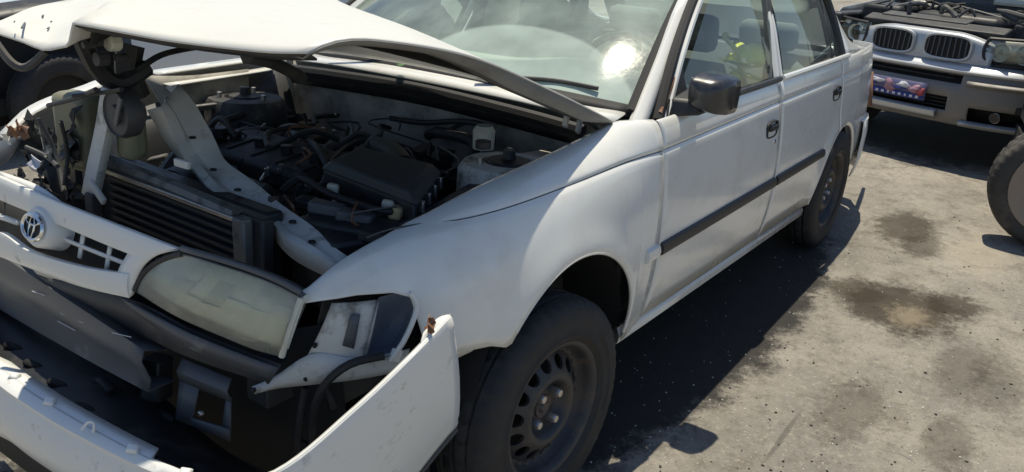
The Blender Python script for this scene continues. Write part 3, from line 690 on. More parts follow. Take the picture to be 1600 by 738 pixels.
# engine block and what sits on it
ENG = bx('engine_block', 'engine', CAR, (-.12, .12, .47), (.36, .62, .32), (0, -.12, 0), .02)
VC = bx('valve_cover', 'engine', ENG, (-.13, .16, .672), (.2, .52, .07), (0, -.15, 0), .02)
for k in range(4): disc('spark_plug_boot', 'black', VC, (-.14, -.03+k*.12, .715), .018, .03, 'z', 14)
for k in range(5): bx('valve_cover_rib', 'engine', VC, (-.13, -.06+k*.11, .709), (.17, .012, .008), (0, -.15, 0), .002)
disc('oil_cap', 'black', VC, (-.18, .36, .725), .03, .03, 'z', 18)
for k in range(4):
    y = -.02+k*.12; tb('intake_runner', 'alloy', ENG, [V(-.04, y, .64), V(.06, y, .70), V(.15, y-.01, .67), V(.19, y, .58)], .022, 10)
tb('intake_plenum', 'alloy', ENG, [V(.2, -.1, .60), V(.2, .42, .60)], .045, 12)
for k in range(4):
    y = 0+k*.12; tb('exhaust_runner', 'rust', ENG, [V(-.24, y, .6), V(-.33, y-.02, .57), V(-.37, .14+(y-.14)*.5, .45)], .02, 8)
disc('distributor', 'black', ENG, (-.06, -.26, .66), .05, .08, 'y', 20); disc('pulley', 'engine', ENG, (-.12, .46, .5), .08, .04, 'y', 28)
bx('heat_shield', 'alloy', ENG, (-.30, .16, .60), (.05, .44, .16), (0, -.5, 0), .012)
disc('alternator', 'alloy', ENG, (-.33, .42, .56), .065, .13, 'y', 24)
bx('gearbox', 'alloy', CAR, (-.1, -.36, .42), (.3, .3, .26), None, .04)
# air filter box with a tapered lid
ab = [at(503, 262, z=.745), at(560, 237, z=.765), at(688, 268, z=.765), at(650, 318, z=.745)]
cz_ = sum(ab, Vector())/4
AF = MB().hexa([V(p.x, p.y, .60) for p in ab]+ab).build('air_filter_box', 'black', CAR, bevel=.012)
lid = [cz_+(p-cz_)*1.05+V(0, 0, -.006) for p in ab]; lid2 = [cz_+(p-cz_)*.86+V(0, 0, .022) for p in ab]
LID = MB().hexa(lid+lid2).build('air_filter_lid', 'greyplastic', AF, bevel=.008)
for k in range(4):
    a = lid[3].lerp(lid[2], .15+k*.23); bx('clip', 'nut', AF, a+V(0, 0, -.012), (.008, .016, .03), None, .002)
tb('air_hose', 'hose', CAR, [cz_+V(.14, .06, -.02), V(.02, -.18, .735), V(.08, -.05, .72), V(.16, .02, .68)], .032, 12)
for k in range(7): pass
# battery tray, fuse boxes
BT = bx('battery', 'black', CAR, (-.43, -.46, .60), (.17, .2, .18), (0, .05, -.25), .012)
for (px, py, zz, sx, sy, mm) in ((512, 326, .71, .05, .085, 'beam'), (556, 340, .705, .05, .085, 'beam'), (520, 296, .72, .022, .03, 'paleplastic'), (620, 332, .71, .05, .03, 'amber'), (606, 322, .72, .02, .03, 'paleplastic'), (480, 318, .69, .06, .05, 'black'), (590, 366, .69, .09, .07, 'black'), (470, 296, .68, .05, .06, 'engine')):
    bx('relay_box', mm, BT, at(px, py, z=zz), (sx, sy, .03), (.1, .1, .5), .007)
tb('battery_cable', 'hose', BT, [at(440, 300, z=.69), at(470, 280, z=.72), at(520, 305, z=.72), at(600, 330, z=.72), at(650, 325, z=.70)], .009)
bx('fuse_box', 'black', CAR, at(560, 352, z=.675), (.2, .22, .05), (0, .05, .35), .01)
# hoses, wires, pipes
def hose(r, *p, m='hose', seg=8): return tb('hose', m, CAR, p, r, seg)
hose(.014, V(.36, -.25, .74), V(.3, -.3, .755), V(.26, -.35, .72), V(.24, -.42, .66)); hose(.018, V(.36, -.02, .71), V(.3, -.12, .745), V(.27, -.28, .745), V(.22, -.3, .68))
hose(.012, V(.2, .45, .66), V(.1, .5, .73), V(-.05, .45, .74), V(-.2, .5, .68)); hose(.02, V(-.55, .1, .68), V(-.42, .2, .72), V(-.3, .3, .70), V(-.24, .34, .64))
hose(.018, V(-.57, -.22, .66), V(-.45, -.2, .66), V(-.3, -.12, .6)); hose(.008, V(.3, .35, .72), V(.15, .3, .74), V(.05, .2, .745), V(-.1, .22, .74), V(-.2, .1, .73))
hose(.007, V(.3, .1, .72), V(.2, .05, .75), V(.1, -.05, .75), V(0, -.02, .73), V(-.15, -.1, .72)); hose(.010, V(-.3, -.2, .66), V(-.2, -.15, .71), V(-.12, -.02, .735), V(-.05, .1, .73))
hose(.007, at(700, 205, z=.76), at(735, 190, z=.79), at(768, 205, z=.79), at(765, 225, z=.75)); hose(.009, at(610, 185, x=.36), at(660, 192, x=.34), at(720, 190, x=.33), at(765, 200, x=.3), at(770, 225, x=.25))
hose(.006, at(400, 215, z=.7), at(420, 195, z=.7), at(455, 200, z=.7), at(480, 215, z=.68)); hose(.012, at(345, 190, z=.66), at(380, 175, z=.66), at(410, 190, z=.66))
for i in range(26):
    p = V(rnd.uniform(-.35, .3), rnd.uniform(-.25, .5), rnd.uniform(.64, .73)); d = V(rnd.uniform(-.12, .12), rnd.uniform(-.14, .14), 0)
    hose(rnd.choice((.004, .006, .009, .012)), p, p+d*.5+V(0, 0, rnd.uniform(.01, .05)), p+d, p+d*1.4+V(0, 0, -.05), m=rnd.choice(('hose', 'hose', 'engine', 'alloy')), seg=6)
for i in range(34):
    p = V(rnd.uniform(-.38, .3), rnd.uniform(-.28, .55), rnd.uniform(.6, .7)); s_ = rnd.uniform(.02, .06)
    bx('engine_bracket', rnd.choice(('engine', 'engine', 'black', 'alloy')), ENG, p, (s_, s_*rnd.uniform(.6, 1.8), rnd.uniform(.02, .05)), (rnd.uniform(-.4, .4), rnd.uniform(-.4, .4), rnd.uniform(0, 3)), .005)
for i in range(60):
    p = at(rnd.uniform(330, 690), rnd.uniform(170, 345), z=rnd.uniform(.66, .72)); q = rnd.random()
    if p.y < -.5 or p.x < -.5 or p.x > .33: continue
    if q < .45: bx('clip', rnd.choice(('alloy', 'nut', 'beam', 'paleplastic', 'hub')), ENG, p, (rnd.uniform(.006, .018), rnd.uniform(.008, .03), rnd.uniform(.006, .02)), (rnd.uniform(-1, 1), rnd.uniform(-1, 1), rnd.uniform(0, 3)), .002)
    else: tb('wire', rnd.choice(('hose', 'greyplastic', 'rust', 'alloy', 'beam', 'hose')), CAR, [p, p+V(rnd.uniform(-.06, .06), rnd.uniform(-.06, .06), .03), p+V(rnd.uniform(-.12, .12), rnd.uniform(-.12, .12), .02), p+V(rnd.uniform(-.15, .15), rnd.uniform(-.15, .15), -.03)], rnd.uniform(.002, .005), 5)
for px, py in ((417, 275), (505, 209), (522, 213), (440, 268)): MB().lathe([(.007, 0), (.007, .02), (.0005, .022)], 6, at(px, py, z=.7), 'z').build('bolt', 'nut', ENG)
tb('dipstick', 'nut', ENG, [at(407, 283, z=.68), at(420, 262, z=.70)], .004)
BR = MB().lathe([(.03, 0), (.032, .05), (.022, .065)], 16, at(755, 232, z=.78), 'z').build('brake_reservoir', 'paleplastic', CAR); disc('reservoir_cap', 'black', BR, at(755, 226, z=.85), .02, .02, 'z')
bx('washer_reservoir', 'tarn', CAR, at(128, 205, x=-.62), (.08, .12, .2), (0, 0, .2), .02); bx('washer_reservoir', 'tarn', CAR, at(205, 205, x=-.60), (.06, .06, .14), (0, 0, .2), .02)
MB().strip([at(225, 118, y=.66), at(300, 118, y=.66), at(388, 108, y=.66)], [at(262, 182, y=.64), at(320, 185, y=.64), at(388, 178, y=.64)], 10, 4).build('inner_panel', 'grimypanel', CAR, solid=.004)
bx('evaporator_pipe', 'alloy', CAR, at(325, 167, y=.55), (.10, .02, .02))
def shard(name, m, parent, c, sz):
    a = rnd.uniform(0, 6); u = V(rnd.uniform(-.5, .5), math.cos(a), math.sin(a)).normalized(); v = u.cross(V(1, rnd.uniform(-.4, .4), 0)).normalized(); n_ = u.cross(v)
    pts = [[c+u*sz*i*rnd.uniform(.5, 1.2)+v*sz*j*rnd.uniform(.4, 1.1)+n_*sz*rnd.uniform(-.4, .4) for i in (-1, -.2, .5, 1)] for j in (-1, 0, 1)]
    return MB().grid(pts).build(name, m, parent, solid=.002, flat=True)
# radiator
RAD = MB().box((-.585, -.03, .54), (.035, .70, .36), (0, .04, 0)).build('radiator', 'rad', CAR, bevel=.006)
for k in range(15):
    z = .40+k*.021; bx('fin', 'rad', RAD, (-.607, -.06, z), (.012, .54, .009), None, .001)
tb('radiator_tank', 'alloy', RAD, [V(-.60, .34, .735), V(-.60, 0, .727), V(-.60, -.30, .715)], .018, 8)
bx('tank_seam', 'nut', RAD, (-.618, -.02, .712), (.008, .60, .012), (0, 0, 0), .002)
for y in (-.33, .30): bx('radiator_end', 'alloy', RAD, (-.61, y, .55), (.03, .04, .34), None, .006)
MB().strip([V(-.50, .28, .76), V(-.48, .70, .76)], [V(-.52, .28, .25), V(-.50, .70, .25)], 6, 3).build('bay_shade_panel', 'black', CAR, solid=.004)  # black sheet added behind the crushed corner to darken the open bay
bx('fan_shroud', 'black', CAR, (-.535, -.03, .55), (.05, .64, .34), None, .01)
MB().lathe([(.16, 0), (.165, .03), (.15, .03), (.15, 0)], 30, (-.51, .08, .56), 'x').build('fan_ring', 'black', CAR)
# bent white upper radiator support
bp_ = [at(262, 150, x=-.52), at(285, 185, x=-.49), at(318, 245, z=.76), at(352, 285, z=.73), at(430, 335, z=.70), at(490, 385, z=.68), at(535, 412, z=.665)]
bp_ = resample(bp_, 26); rows_ = []
for i, p in enumerate(bp_):
    t = (bp_[min(i+1, 25)]-bp_[max(i-1, 0)]).normalized(); sd = t.cross(V(0, 0, 1)).normalized(); u = i/25
    hw = .05-.026*u+.006*math.sin(u*17); tw = .55*(1-u)**1.5; upv = (V(0, 0, 1)*math.cos(tw)+sd*math.sin(tw)); sv = t.cross(upv).normalized(); upv = sv.cross(t)
    rows_.append([p+sv*hw*1.0+upv*(-.035), p+sv*hw+upv*.004, p+sv*hw*.55+upv*(.006+.006*math.sin(u*23)), p+sv*hw*.2+upv*(-.004), p-sv*hw*.4+upv*(.004+.004*math.sin(u*31)), p-sv*hw+upv*.008, p-sv*hw*1.05+upv*(-.03)])
BEAM = MB().grid(rows_).build('radiator_support', 'dirtywhite', CAR, solid=.003, ang=30)
tag(BEAM, 'white steel cross member bent back into the engine bay')
for i, k in ((4, .5), (8, .5), (12, .6), (17, .1), (19, -.5), (22, .2)):
    p = bp_[i]; MB().lathe([(.009, .0), (.008, .004), (.0005, .004)], 12, p+V(.0, 0, .008)+V(-.02*k, -.02*k, 0), 'z').build('bolt_hole', 'seal', BEAM)
bx('support_tab', 'white', BEAM, at(285, 256, x=-.58), (.012, .05, .02), (0, 0, .1), .003)
# upright latch bracket
lb = [at(168, 138, x=-.66), at(157, 205, x=-.665), at(146, 255, x=-.675), at(136, 305, x=-.69)]
rows_ = []
for p in resample(lb, 12): rows_.append([p+V(.02, -.026, 0), p+V(0, -.024, 0), p+V(-.004, 0, 0), p+V(0, .024, 0), p+V(.02, .026, 0)])
LB = MB().grid(rows_).build('latch_bracket', 'dirtywhite', CAR, solid=.003)
bx('bracket_arm', 'dirtywhite', LB, at(152, 300, x=-.7), (.01, .07, .02), (.6, 0, 0), .003); bx('bracket_leg', 'greyplastic', LB, at(145, 335, x=-.69), (.02, .035, .11), (.1, 0, 0), .004)
hc = at(185, 178, x=-.70)
HORN = MB().lathe([(.030, .05), (.054, .03), (.056, .005), (.050, -.008), (.047, -.004), (.022, -.004), (.018, -.012), (.0005, -.013)], 36, hc, 'x').build('horn', 'greyplastic', CAR, ang=30)
bx('horn_bracket', 'beam', HORN, hc+V(-.012, -.022, .01), (.006, .014, .075), (.45, 0, 0), .002)
for i, (a, b) in enumerate((((60, 185), (100, 300)), ((95, 190), (100, 290)), ((40, 230), (90, 260)), ((115, 150), (190, 140)), ((75, 165), (150, 140)))):
    tb('wiring_loom', 'hose' if i % 2 else 'greyplastic', CAR, [at(*a, x=-.72), at((a[0]+b[0])/2+8, (a[1]+b[1])/2, x=-.70), at(*b, x=-.72)], .005 if i % 2 else .006, 7)
for i in range(40):
    p = at(rnd.uniform(5, 130), rnd.uniform(185, 300), x=rnd.uniform(-.70, -.55)); s_ = rnd.uniform(.014, .04)
    shard('crushed_piece', rnd.choice(('black', 'greyplastic', 'black', 'dark', 'black')), CAR, p, s_)
for px, py, mm in ((52, 258, 'platewhite'), (75, 240, 'beam'), (18, 205, 'rust'), (38, 206, 'rust'), (10, 218, 'dirtywhite'), (28, 196, 'rust')): shard('torn_fragment', mm, CAR, at(px, py, x=-.76), .018)
MB().strip([at(-5, 222, x=-.74), at(20, 215, x=-.74), at(38, 212, x=-.72)], [at(-5, 260, x=-.76), at(15, 250, x=-.75), at(25, 235, x=-.74)], 8, 2).build('crushed_panel', 'beam', CAR, solid=.003)
# pan under the bay and the cabin floor, closing the car from below
bx('bay_floor', 'dark', CAR, (-.1, 0, .2), (1.0, 1.2, .03)); bx('floor_pan', 'interior', CAR, (1.65, 0, .25), (2.5, 1.5, .05))
bx('boot_floor', 'dark', CAR, (3.0, 0, .4), (.7, 1.3, .05)); bx('chassis_rail', 'greyplastic', CAR, (-.38, -.45, .38), (.6, .07, .1)); bx('chassis_rail', 'greyplastic', CAR, (-.38, .45, .38), (.6, .07, .1))
bx('bulkhead', 'interior', CAR, (.47, 0, .55), (.03, 1.45, .62))

# ------------------------------------------------------------------ nose: grille, lamp, beam, bumper
NOSE = [(-.80, -.60), (-.70, -.655), (-.62, -.712), (-.55, -.765), (-.43, -.83), (-.3, -.865), (-.15, -.885), (0, -.89), (.2, -.885), (.4, -.86), (.6, -.79)]
def nose(d=0, sl=.12): return lambda p: p.x-(smooth(NOSE, p.y)+d+sl*(p.z-.62))
def N_(px, py, d=0): return on(px, py, nose(d), .3, 4)
GR = MB().strip([N_(-40, 258), N_(0, 275), N_(100, 318), N_(200, 357), N_(280, 388)], [N_(-40, 292), N_(0, 310), N_(95, 350), N_(185, 388), N_(222, 402)], 26, 4, .003).build('grille', 'bumperwhite', CAR, solid=.014, ang=28, bevel=.002)
MB().strip([N_(-40, 385, -.01), N_(0, 362, -.01), N_(50, 392, -.012), N_(130, 416, -.01), N_(205, 428, -.005)], [N_(-40, 388), N_(0, 398), N_(60, 420), N_(130, 445), N_(206, 463)], 26, 4, .004).build('grille_bar', 'bumperwhite', GR, solid=.014, ang=28, bevel=.002)
MB().strip([N_(282, 389), N_(250, 396), N_(222, 420), N_(207, 462)], [N_(205, 392), N_(200, 402), N_(190, 420), N_(180, 452)], 14, 4, .004).build('grille_end', 'bumperwhite', GR, solid=.012)
MB().strip([N_(0, 268, .02), N_(60, 290, .02), N_(115, 330, .02)], [N_(0, 280, .012), N_(60, 306, .012), N_(112, 336, .012)], 10, 1).build('grille_lip', 'bumperwhite', GR, solid=.006)
MB().strip([N_(-40, 295, .04), N_(100, 345, .04), N_(210, 390, .04)], [N_(-40, 395, .04), N_(60, 410, .04), N_(200, 440, .04)], 12, 3).build('grille_backing', 'dark', GR, solid=.003)
MB().strip([N_(80, 362, .012), N_(140, 387, .012), N_(205, 412, .012)], [N_(80, 368, .012), N_(140, 393, .012), N_(203, 418, .012)], 10, 1).build('grille_slat', 'bumperwhite', GR, solid=.004)
MB().strip([N_(-40, 325, .012), N_(0, 335, .012), N_(30, 345, .012)], [N_(-40, 332, .012), N_(0, 342, .012), N_(30, 352, .012)], 6, 1).build('grille_slat', 'bumperwhite', GR, solid=.01)
for px, py in ((128, 378), (170, 396)):
    MB().strip([N_(px, py-14, .014), N_(px-6, py+24, .014)], [N_(px+5, py-11, .014), N_(px-1, py+27, .014)], 4, 1, smooth_=False).build('grille_post', 'bumperwhite', GR, solid=.004)
# badge: white boss, chrome ring and two crossed ovals
ec = N_(58, 355, -.02); nx = V(-1, 0, .12).normalized(); ex = V(0, -1, 0); ez = ex.cross(nx)*-1
if ez.z < 0: ez = -ez
nx = V(-.96, -.06, .28).normalized(); ex = V(-.06, -1, 0).normalized(); ex = (ex-nx*ex.dot(nx)).normalized(); ez = nx.cross(ex); ez = ez if ez.z > 0 else -ez
def ell(c, a, b, n=40, u0=0, w0=0, h=0): return [c+ex*(u0+a*math.cos(t))+ez*(w0+b*math.sin(t))+nx*h for t in [2*math.pi*k/n for k in range(n)]]
BO = MB().grid([ell(ec, .056, .05, h=-.05), ell(ec, .052, .044, h=-.004), ell(ec, .046, .038, h=.004), ell(ec, .001, .001, h=.005)], close=True).build('badge_boss', 'bumperwhite', GR)
def ring(a, b, rr, u0=0, w0=0, h=.01):
    p = ell(ec, a, b, 40, u0, w0, h); rows = []
    for k in range(40):
        rad = (p[k]-(ec+ex*u0+ez*w0+nx*h)).normalized(); rows.append([p[k]+rr*(math.cos(t)*rad+math.sin(t)*nx) for t in [2*math.pi*j/8 for j in range(8)]])
    rows.append(rows[0]); return MB().grid(rows, close=True).build('badge_oval', 'chrome', BO)
MB().poly(ell(ec, .036, .0255, h=.0075)).build('badge_field', 'black', BO)
ring(.037, .0265, .0042); ring(.0088, .0245, .0026, 0, 0, .011); ring(.0235, .0085, .0028, 0, .0140, .012)
# left headlamp
tp = [N_(284, 397, -.006), N_(365, 421, -.008), N_(425, 443, -.006), N_(470, 466, 0)]
bt = [N_(211, 455, -.004), N_(275, 494, -.012), N_(350, 527, -.016), N_(400, 547, -.012), N_(440, 557, -.004)]
HLo = MB().strip([p+V(.05, .03, -.012) for p in tp], [p+V(.05, .03, .012) for p in bt], 24, 6).build('headlamp', 'paleplastic', CAR, solid=.004)
tpb = resample(tp, 28); btb = resample(bt, 28); rows_ = []
for k in range(11):
    t = k/10; r_ = []
    for i in range(28):
        p = tpb[i].lerp(btb[i], t)+V(-.9, -.3, .1)*.022*4*t*(1-t); p += V(.02, .030, .004)*4*t*(1-t)*max(0, 1-i/9)**2; r_.append(p)
    rows_.append(r_)
LENS = MB().grid(rows_).build('lamp_lens', 'lens', HLo)
tb('lamp_trim', 'black', HLo, [r_[0] for r_ in rows_], .006)
tpb = resample(tp, 24); btb = resample(bt, 24)
MB().grid([[p for p in tpb], [p+V(.05, .03, -.012) for p in tpb]]).build('lamp_housing', 'greyplastic', HLo, solid=.003); MB().grid([[p for p in btb], [p+V(.05, .03, .012) for p in btb]]).build('lamp_housing', 'greyplastic', HLo, solid=.003)
MB().grid([[tpb[-1], btb[-1]], [tpb[-1]+V(.05, .03, -.012), btb[-1]+V(.05, .03, .012)]]).build('lamp_housing', 'paleplastic', HLo, solid=.003)
back = [[tpb[i].lerp(btb[i], t)+V(.022, .008, 0)+V(.02, .030, .004)*4*t*(1-t)*max(0, 1-i/9)**2 for i in range(24)] for t in (.04, .2, .4, .6, .8, .96)]
MB().grid(back).build('reflector', 'facet', HLo, solid=.002)
for fi in range(6):
    for fj in range(4):
        if rnd.random() < .2: continue
        i0, i1 = 3+int(fi*3.3), 3+int(fi*3.3+3.3); ta_, tb_ = .1+fj*.2, .1+fj*.2+.2; tt = rnd.uniform(.002, .013)
        q_ = [tpb[a].lerp(btb[a], b)+V(.021-tt*c, .007, 0) for a, b, c in ((i0, ta_, 1), (i1, ta_, .3), (i1, tb_, .3), (i0, tb_, 1))]
        MB().poly(q_).build('lamp_facet', rnd.choice(('facet', 'facet', 'facet', 'facetmid')), HLo, recalc=False)
tb('lamp_trim', 'paleplastic', HLo, [tp[-1], tp[-1].lerp(bt[-1], .5)+V(-.01, -.006, 0), bt[-1]], .007); tb('lamp_trim', 'beam', HLo, [p+V(.0, 0, .012) for p in tp], .006)
# right headlamp (only its edge beyond the badge is in view)
MB().strip([V(-.83, .47, .70), V(-.78, .56, .69), V(-.7, .66, .66)], [V(-.83, .47, .56), V(-.78, .56, .56), V(-.7, .66, .54)], 10, 4, .02).build('headlamp', 'lens', CAR, solid=.01)
# lamp panel below, bumper beam
MB().strip([N_(-40, 400, .05), N_(60, 430, .05), N_(210, 470, .05), N_(300, 515, .04), N_(440, 570, .03)], [N_(-40, 440, .07), N_(60, 470, .07), N_(210, 520, .07), N_(300, 560, .05), N_(420, 600, .03)], 20, 2).build('lamp_panel', 'greyplastic', CAR, solid=.004)
MB().strip([N_(190, 465, .03), N_(300, 522, .02), N_(435, 575, .01)], [N_(215, 490, .04), N_(300, 545, .03), N_(425, 592, .02)], 12, 1).build('lamp_rail', 'beam', CAR, solid=.006)
tl = [at(-40, 350, x=-.80), at(0, 372, x=-.81), at(120, 450, x=-.82), at(262, 548, x=-.80)]
tl2 = [at(-40, 372, x=-.84), at(0, 398, x=-.85), at(120, 478, x=-.86), at(225, 548, x=-.85)]
bl = [at(-40, 452, x=-.84), at(0, 482, x=-.85), at(120, 552, x=-.86), at(232, 612, x=-.85)]
rowsb = [resample(tl, 20), resample(tl2, 20)]+[[a.lerp(b, k)+V(-.008*math.sin(k*6.3), 0, 0) for a, b in zip(resample(tl2, 20), resample(bl, 20))] for k in (.25, .5, .75)]+[resample(bl, 20), [p+V(.06, 0, 0) for p in resample(bl, 20)]]
BB = MB().grid(rowsb).build('bumper_beam', 'beam', CAR, solid=.004, ang=40)
tag(BB, 'grey bumper beam with scraped face')
bx('beam_end', 'black', BB, at(245, 590, x=-.79), (.05, .05, .10), (0, .1, .3), .006)
for a, b in (((50, 455), (70, 462)), ((95, 490), (130, 505)), ((90, 502), (118, 517)), ((175, 520), (205, 527))):
    tb('scrape', 'platewhite', BB, [at(*a, x=-.868), at(*b, x=-.868)], .0009, 5)
bk = [at(285, 560, x=-.79), at(362, 592, x=-.76), at(360, 690, x=-.78), at(275, 655, x=-.81)]
BK = MB().strip([bk[0], bk[1]], [bk[0].lerp(bk[3], .36), bk[1].lerp(bk[2], .36)], 6, 2, .01, smooth_=False).build('beam_bracket', 'beam', CAR, solid=.004)
MB().strip([bk[0].lerp(bk[3], .36), bk[0].lerp(bk[3], .36).lerp(bk[1].lerp(bk[2], .36), .38)], [bk[3], bk[3].lerp(bk[2], .3)], 4, 2, smooth_=False).build('bracket_plate', 'beam', BK, solid=.004)
MB().strip([bk[1].lerp(bk[2], .3)+V(0, .015, 0), bk[1].lerp(bk[2], .3)], [bk[2]+V(0, .03, 0), bk[2]], 3, 2, smooth_=False).build('bracket_plate', 'beam', BK, solid=.004)
MB().strip([bk[3].lerp(bk[2], .3)+V(0, 0, .02), bk[2]+V(0, 0, .03)], [bk[3].lerp(bk[2], .3), bk[2]], 3, 2, smooth_=False).build('bracket_plate', 'beam', BK, solid=.004)
disc('bracket_bolt', 'nut', BK, at(314, 646, x=-.82), .006, .01, 'x', 8)
# white corner structure and lamp socket
def S_(px, py, d=0): return on(px, py, lambda p: p.y+(half(min(max(p.x, -.71), .4), min(p.z, .62), True)-d), .3, 4)
K = MB(); K.strip([S_(518, 474, .03), S_(558, 472, .03), S_(592, 468, .03)], [S_(480, 556, .04), S_(520, 566, .04), S_(566, 578, .04)], 10, 6, .008, (-.5, -.8, 0))
CS = K.build('corner_bracket', 'dirtywhite', CAR, solid=.004)
MB().strip([S_(395, 604, .03), S_(430, 588, .03), S_(490, 552, .03), S_(560, 560, .03), S_(640, 545, .03)], [S_(397, 615, .03), S_(435, 606, .03), S_(492, 600, .03), S_(560, 592, .03), S_(625, 580, .03)], 16, 3, .006, (-.5, -.8, 0)).build('corner_bracket', 'dirtywhite', CAR, solid=.004)
MB().strip([S_(548, 492, .018), S_(563, 492, .018)], [S_(535, 540, .025), S_(553, 545, .025)], 4, 3, smooth_=False).build('bracket_slot', 'beam', CS, solid=.003)
for px, py in ((492, 540), (478, 592), (396, 610)): disc('bolt_hole', 'seal', CS, S_(px, py, .022), .006, .006, 'y', 10)
rr_ = []
for t, d in ((1, .012), (.93, .05), (.6, .09), (.01, .10)):
    rr_.append([S_(608+t*dx, 510+t*dy, d) for dx, dy in ((-16, -45), (10, -52), (34, -56), (41, -38), (38, -10), (26, 20), (10, 42), (-14, 52), (-36, 56), (-40, 44), (-32, 14), (-24, -16))])
MB().grid(rr_, close=True).build('lamp_socket', 'socket', CAR, ang=60)
tb('fender_edge', 'white', FEN, [S_(640, 458, .0), S_(651, 475, .0), S_(646, 500, .0), S_(630, 535, .0), S_(612, 560, .0)], .006)
MB().strip([S_(700, 535, .0), S_(752, 518, .0)], [S_(700, 566, .012), S_(738, 548, .012)], 6, 3, smooth_=False).build('fender_tab', 'white', FEN, solid=.003); disc('bolt_hole', 'seal', FEN, S_(703, 551, -.004), .006, .006, 'y', 10)
bx('fender_tab', 'white', FEN, S_(618, 556, .01), (.03, .01, .03), (0, .5, 0), .003)
tb('wiring_loom', 'hose', CAR, [S_(600, 556, .0), S_(545, 570, -.01), S_(505, 605, 0), S_(490, 650, .03), S_(488, 700, .05)], .009, 8); tb('wiring_loom', 'hose', CAR, [S_(478, 605, .04), S_(470, 650, .05), S_(463, 710, .05)], .008, 8)
MB().strip([V(-.36, -.74, .56), V(-.36, -.45, .56)], [V(-.42, -.74, .12), V(-.42, -.45, .12)], 6, 4, .05, (-1, 0, 0)).build('wheel_liner', 'black', CAR, solid=.004)
MB().strip([V(-.60, -.62, .56), V(-.66, -.2, .42), V(-.66, .5, .42)], [V(-.55, -.62, .05), V(-.62, -.2, .08), V(-.62, .5, .08)], 14, 3).build('splash_panel', 'dark', CAR, solid=.004)
# bumper cover hanging loose
tpc = [at(703, 494, y=-.85), at(640, 560, y=-.865), at(555, 640, y=-.85), at(430, 740, y=-.80), V(-.955, -.66, .38), at(312, 750, z=.355), at(271, 733, z=.352), at(203, 702, z=.347), at(102, 646, z=.347), at(34, 603, z=.352), at(0, 578, z=.355), at(-60, 538, z=.36), V(-.9, .45, .38), V(-.72, .72, .45)]
btc = [at(712, 668, y=-.80), at(690, 692, y=-.80), V(-.66, -.79, .16), V(-.88, -.70, .12), V(-1.02, -.6, .10), V(-1.07, -.45, .10), V(-1.085, -.3, .10), V(-1.09, -.15, .10), V(-1.09, -.02, .10), at(0, 684, x=-1.095), at(-60, 650, x=-1.08), V(-.98, .5, .12), V(-.76, .74, .16)]
nT = 90; T = resample(tpc, nT); B = resample(btc[:3], 12); rows_ = []
for i in range(12, nT):
    k = min(1, (i-11)/14); p = T[i]; z_ = .14; t = (T[min(i+1, nT-1)]-T[i-1]).normalized(); n_ = t.cross(V(0, 0, 1)).normalized(); n_ = n_ if n_.dot(V(-.6, -.5, 0)) > 0 else -n_
    B.append(B[11].lerp(V(p.x, p.y, z_)-n_*.03, k) if k < 1 else V(p.x, p.y, z_)-n_*.03)
prof = [(0, .0, 0), (.02, .006, .004), (.06, .022, 0), (.11, .02, -.002), (.15, .024, 0), (.3, .036, 0), (.5, .042, 0), (.7, .038, 0), (.86, .026, 0), (.90, .016, 0), (.94, .016, 0), (1, 0, 0)]
for k, bu, dz in prof:
    r_ = []
    for i in range(nT):
        t = (T[min(i+1, nT-1)]-T[max(i-1, 0)]).normalized(); out = t.cross(V(0, 0, 1)).normalized()
        if out.dot(V(-.6, -.5, 0)) < 0: out = -out
        r_.append(T[i].lerp(B[i], k)+out*bu*(.35+.65*min(1, max(0, (i-20)/25)))+V(0, 0, dz))
    rows_.append(r_)
BC = MB().grid(rows_).build('bumper_cover', 'bumperwhite', CAR, solid=.004, ang=50)
tag(BC, 'white bumper cover torn off and dangling in front')
inn = [T[i]+V(.035 if i > 34 else .006, .012 if i < 34 else 0, -.004) for i in range(nT)]
MB().grid([[p+V(0, 0, .001) for p in T], inn]).build('bumper_lip', 'bumperwhite', BC, solid=.003)
for px, py in ((22, 590), (78, 628), (208, 702), (290, 740)):
    p = at(px, py-2, z=.358); MB().box(p, (.022, .026, .010), (.2, -.5, .6), .6).build('bumper_clip', 'bumperwhite', BC, bevel=.003)
tb('bumper_clip', 'bumperwhite', BC, [at(128, 672, z=.352), at(138, 660, z=.37), at(147, 662, z=.37), at(146, 676, z=.352)], .003)
MB().strip([at(662, 520, y=-.85), at(684, 497, y=-.84), at(704, 492, y=-.842)], [at(655, 545, y=-.858), at(682, 520, y=-.856), at(700, 500, y=-.852)], 8, 2).build('torn_flap', 'bumperwhite', BC, solid=.003); shard('torn_fragment', 'rust', BC, at(672, 507, y=-.855), .018)
tb('bumper_rim', 'greyplastic', BC, [B[0]+V(0, 0, -.004), B[3]+V(0, 0, -.006), B[6]+V(0, 0, -.006), B[11]+V(0, 0, -.006), B[20]], .008)
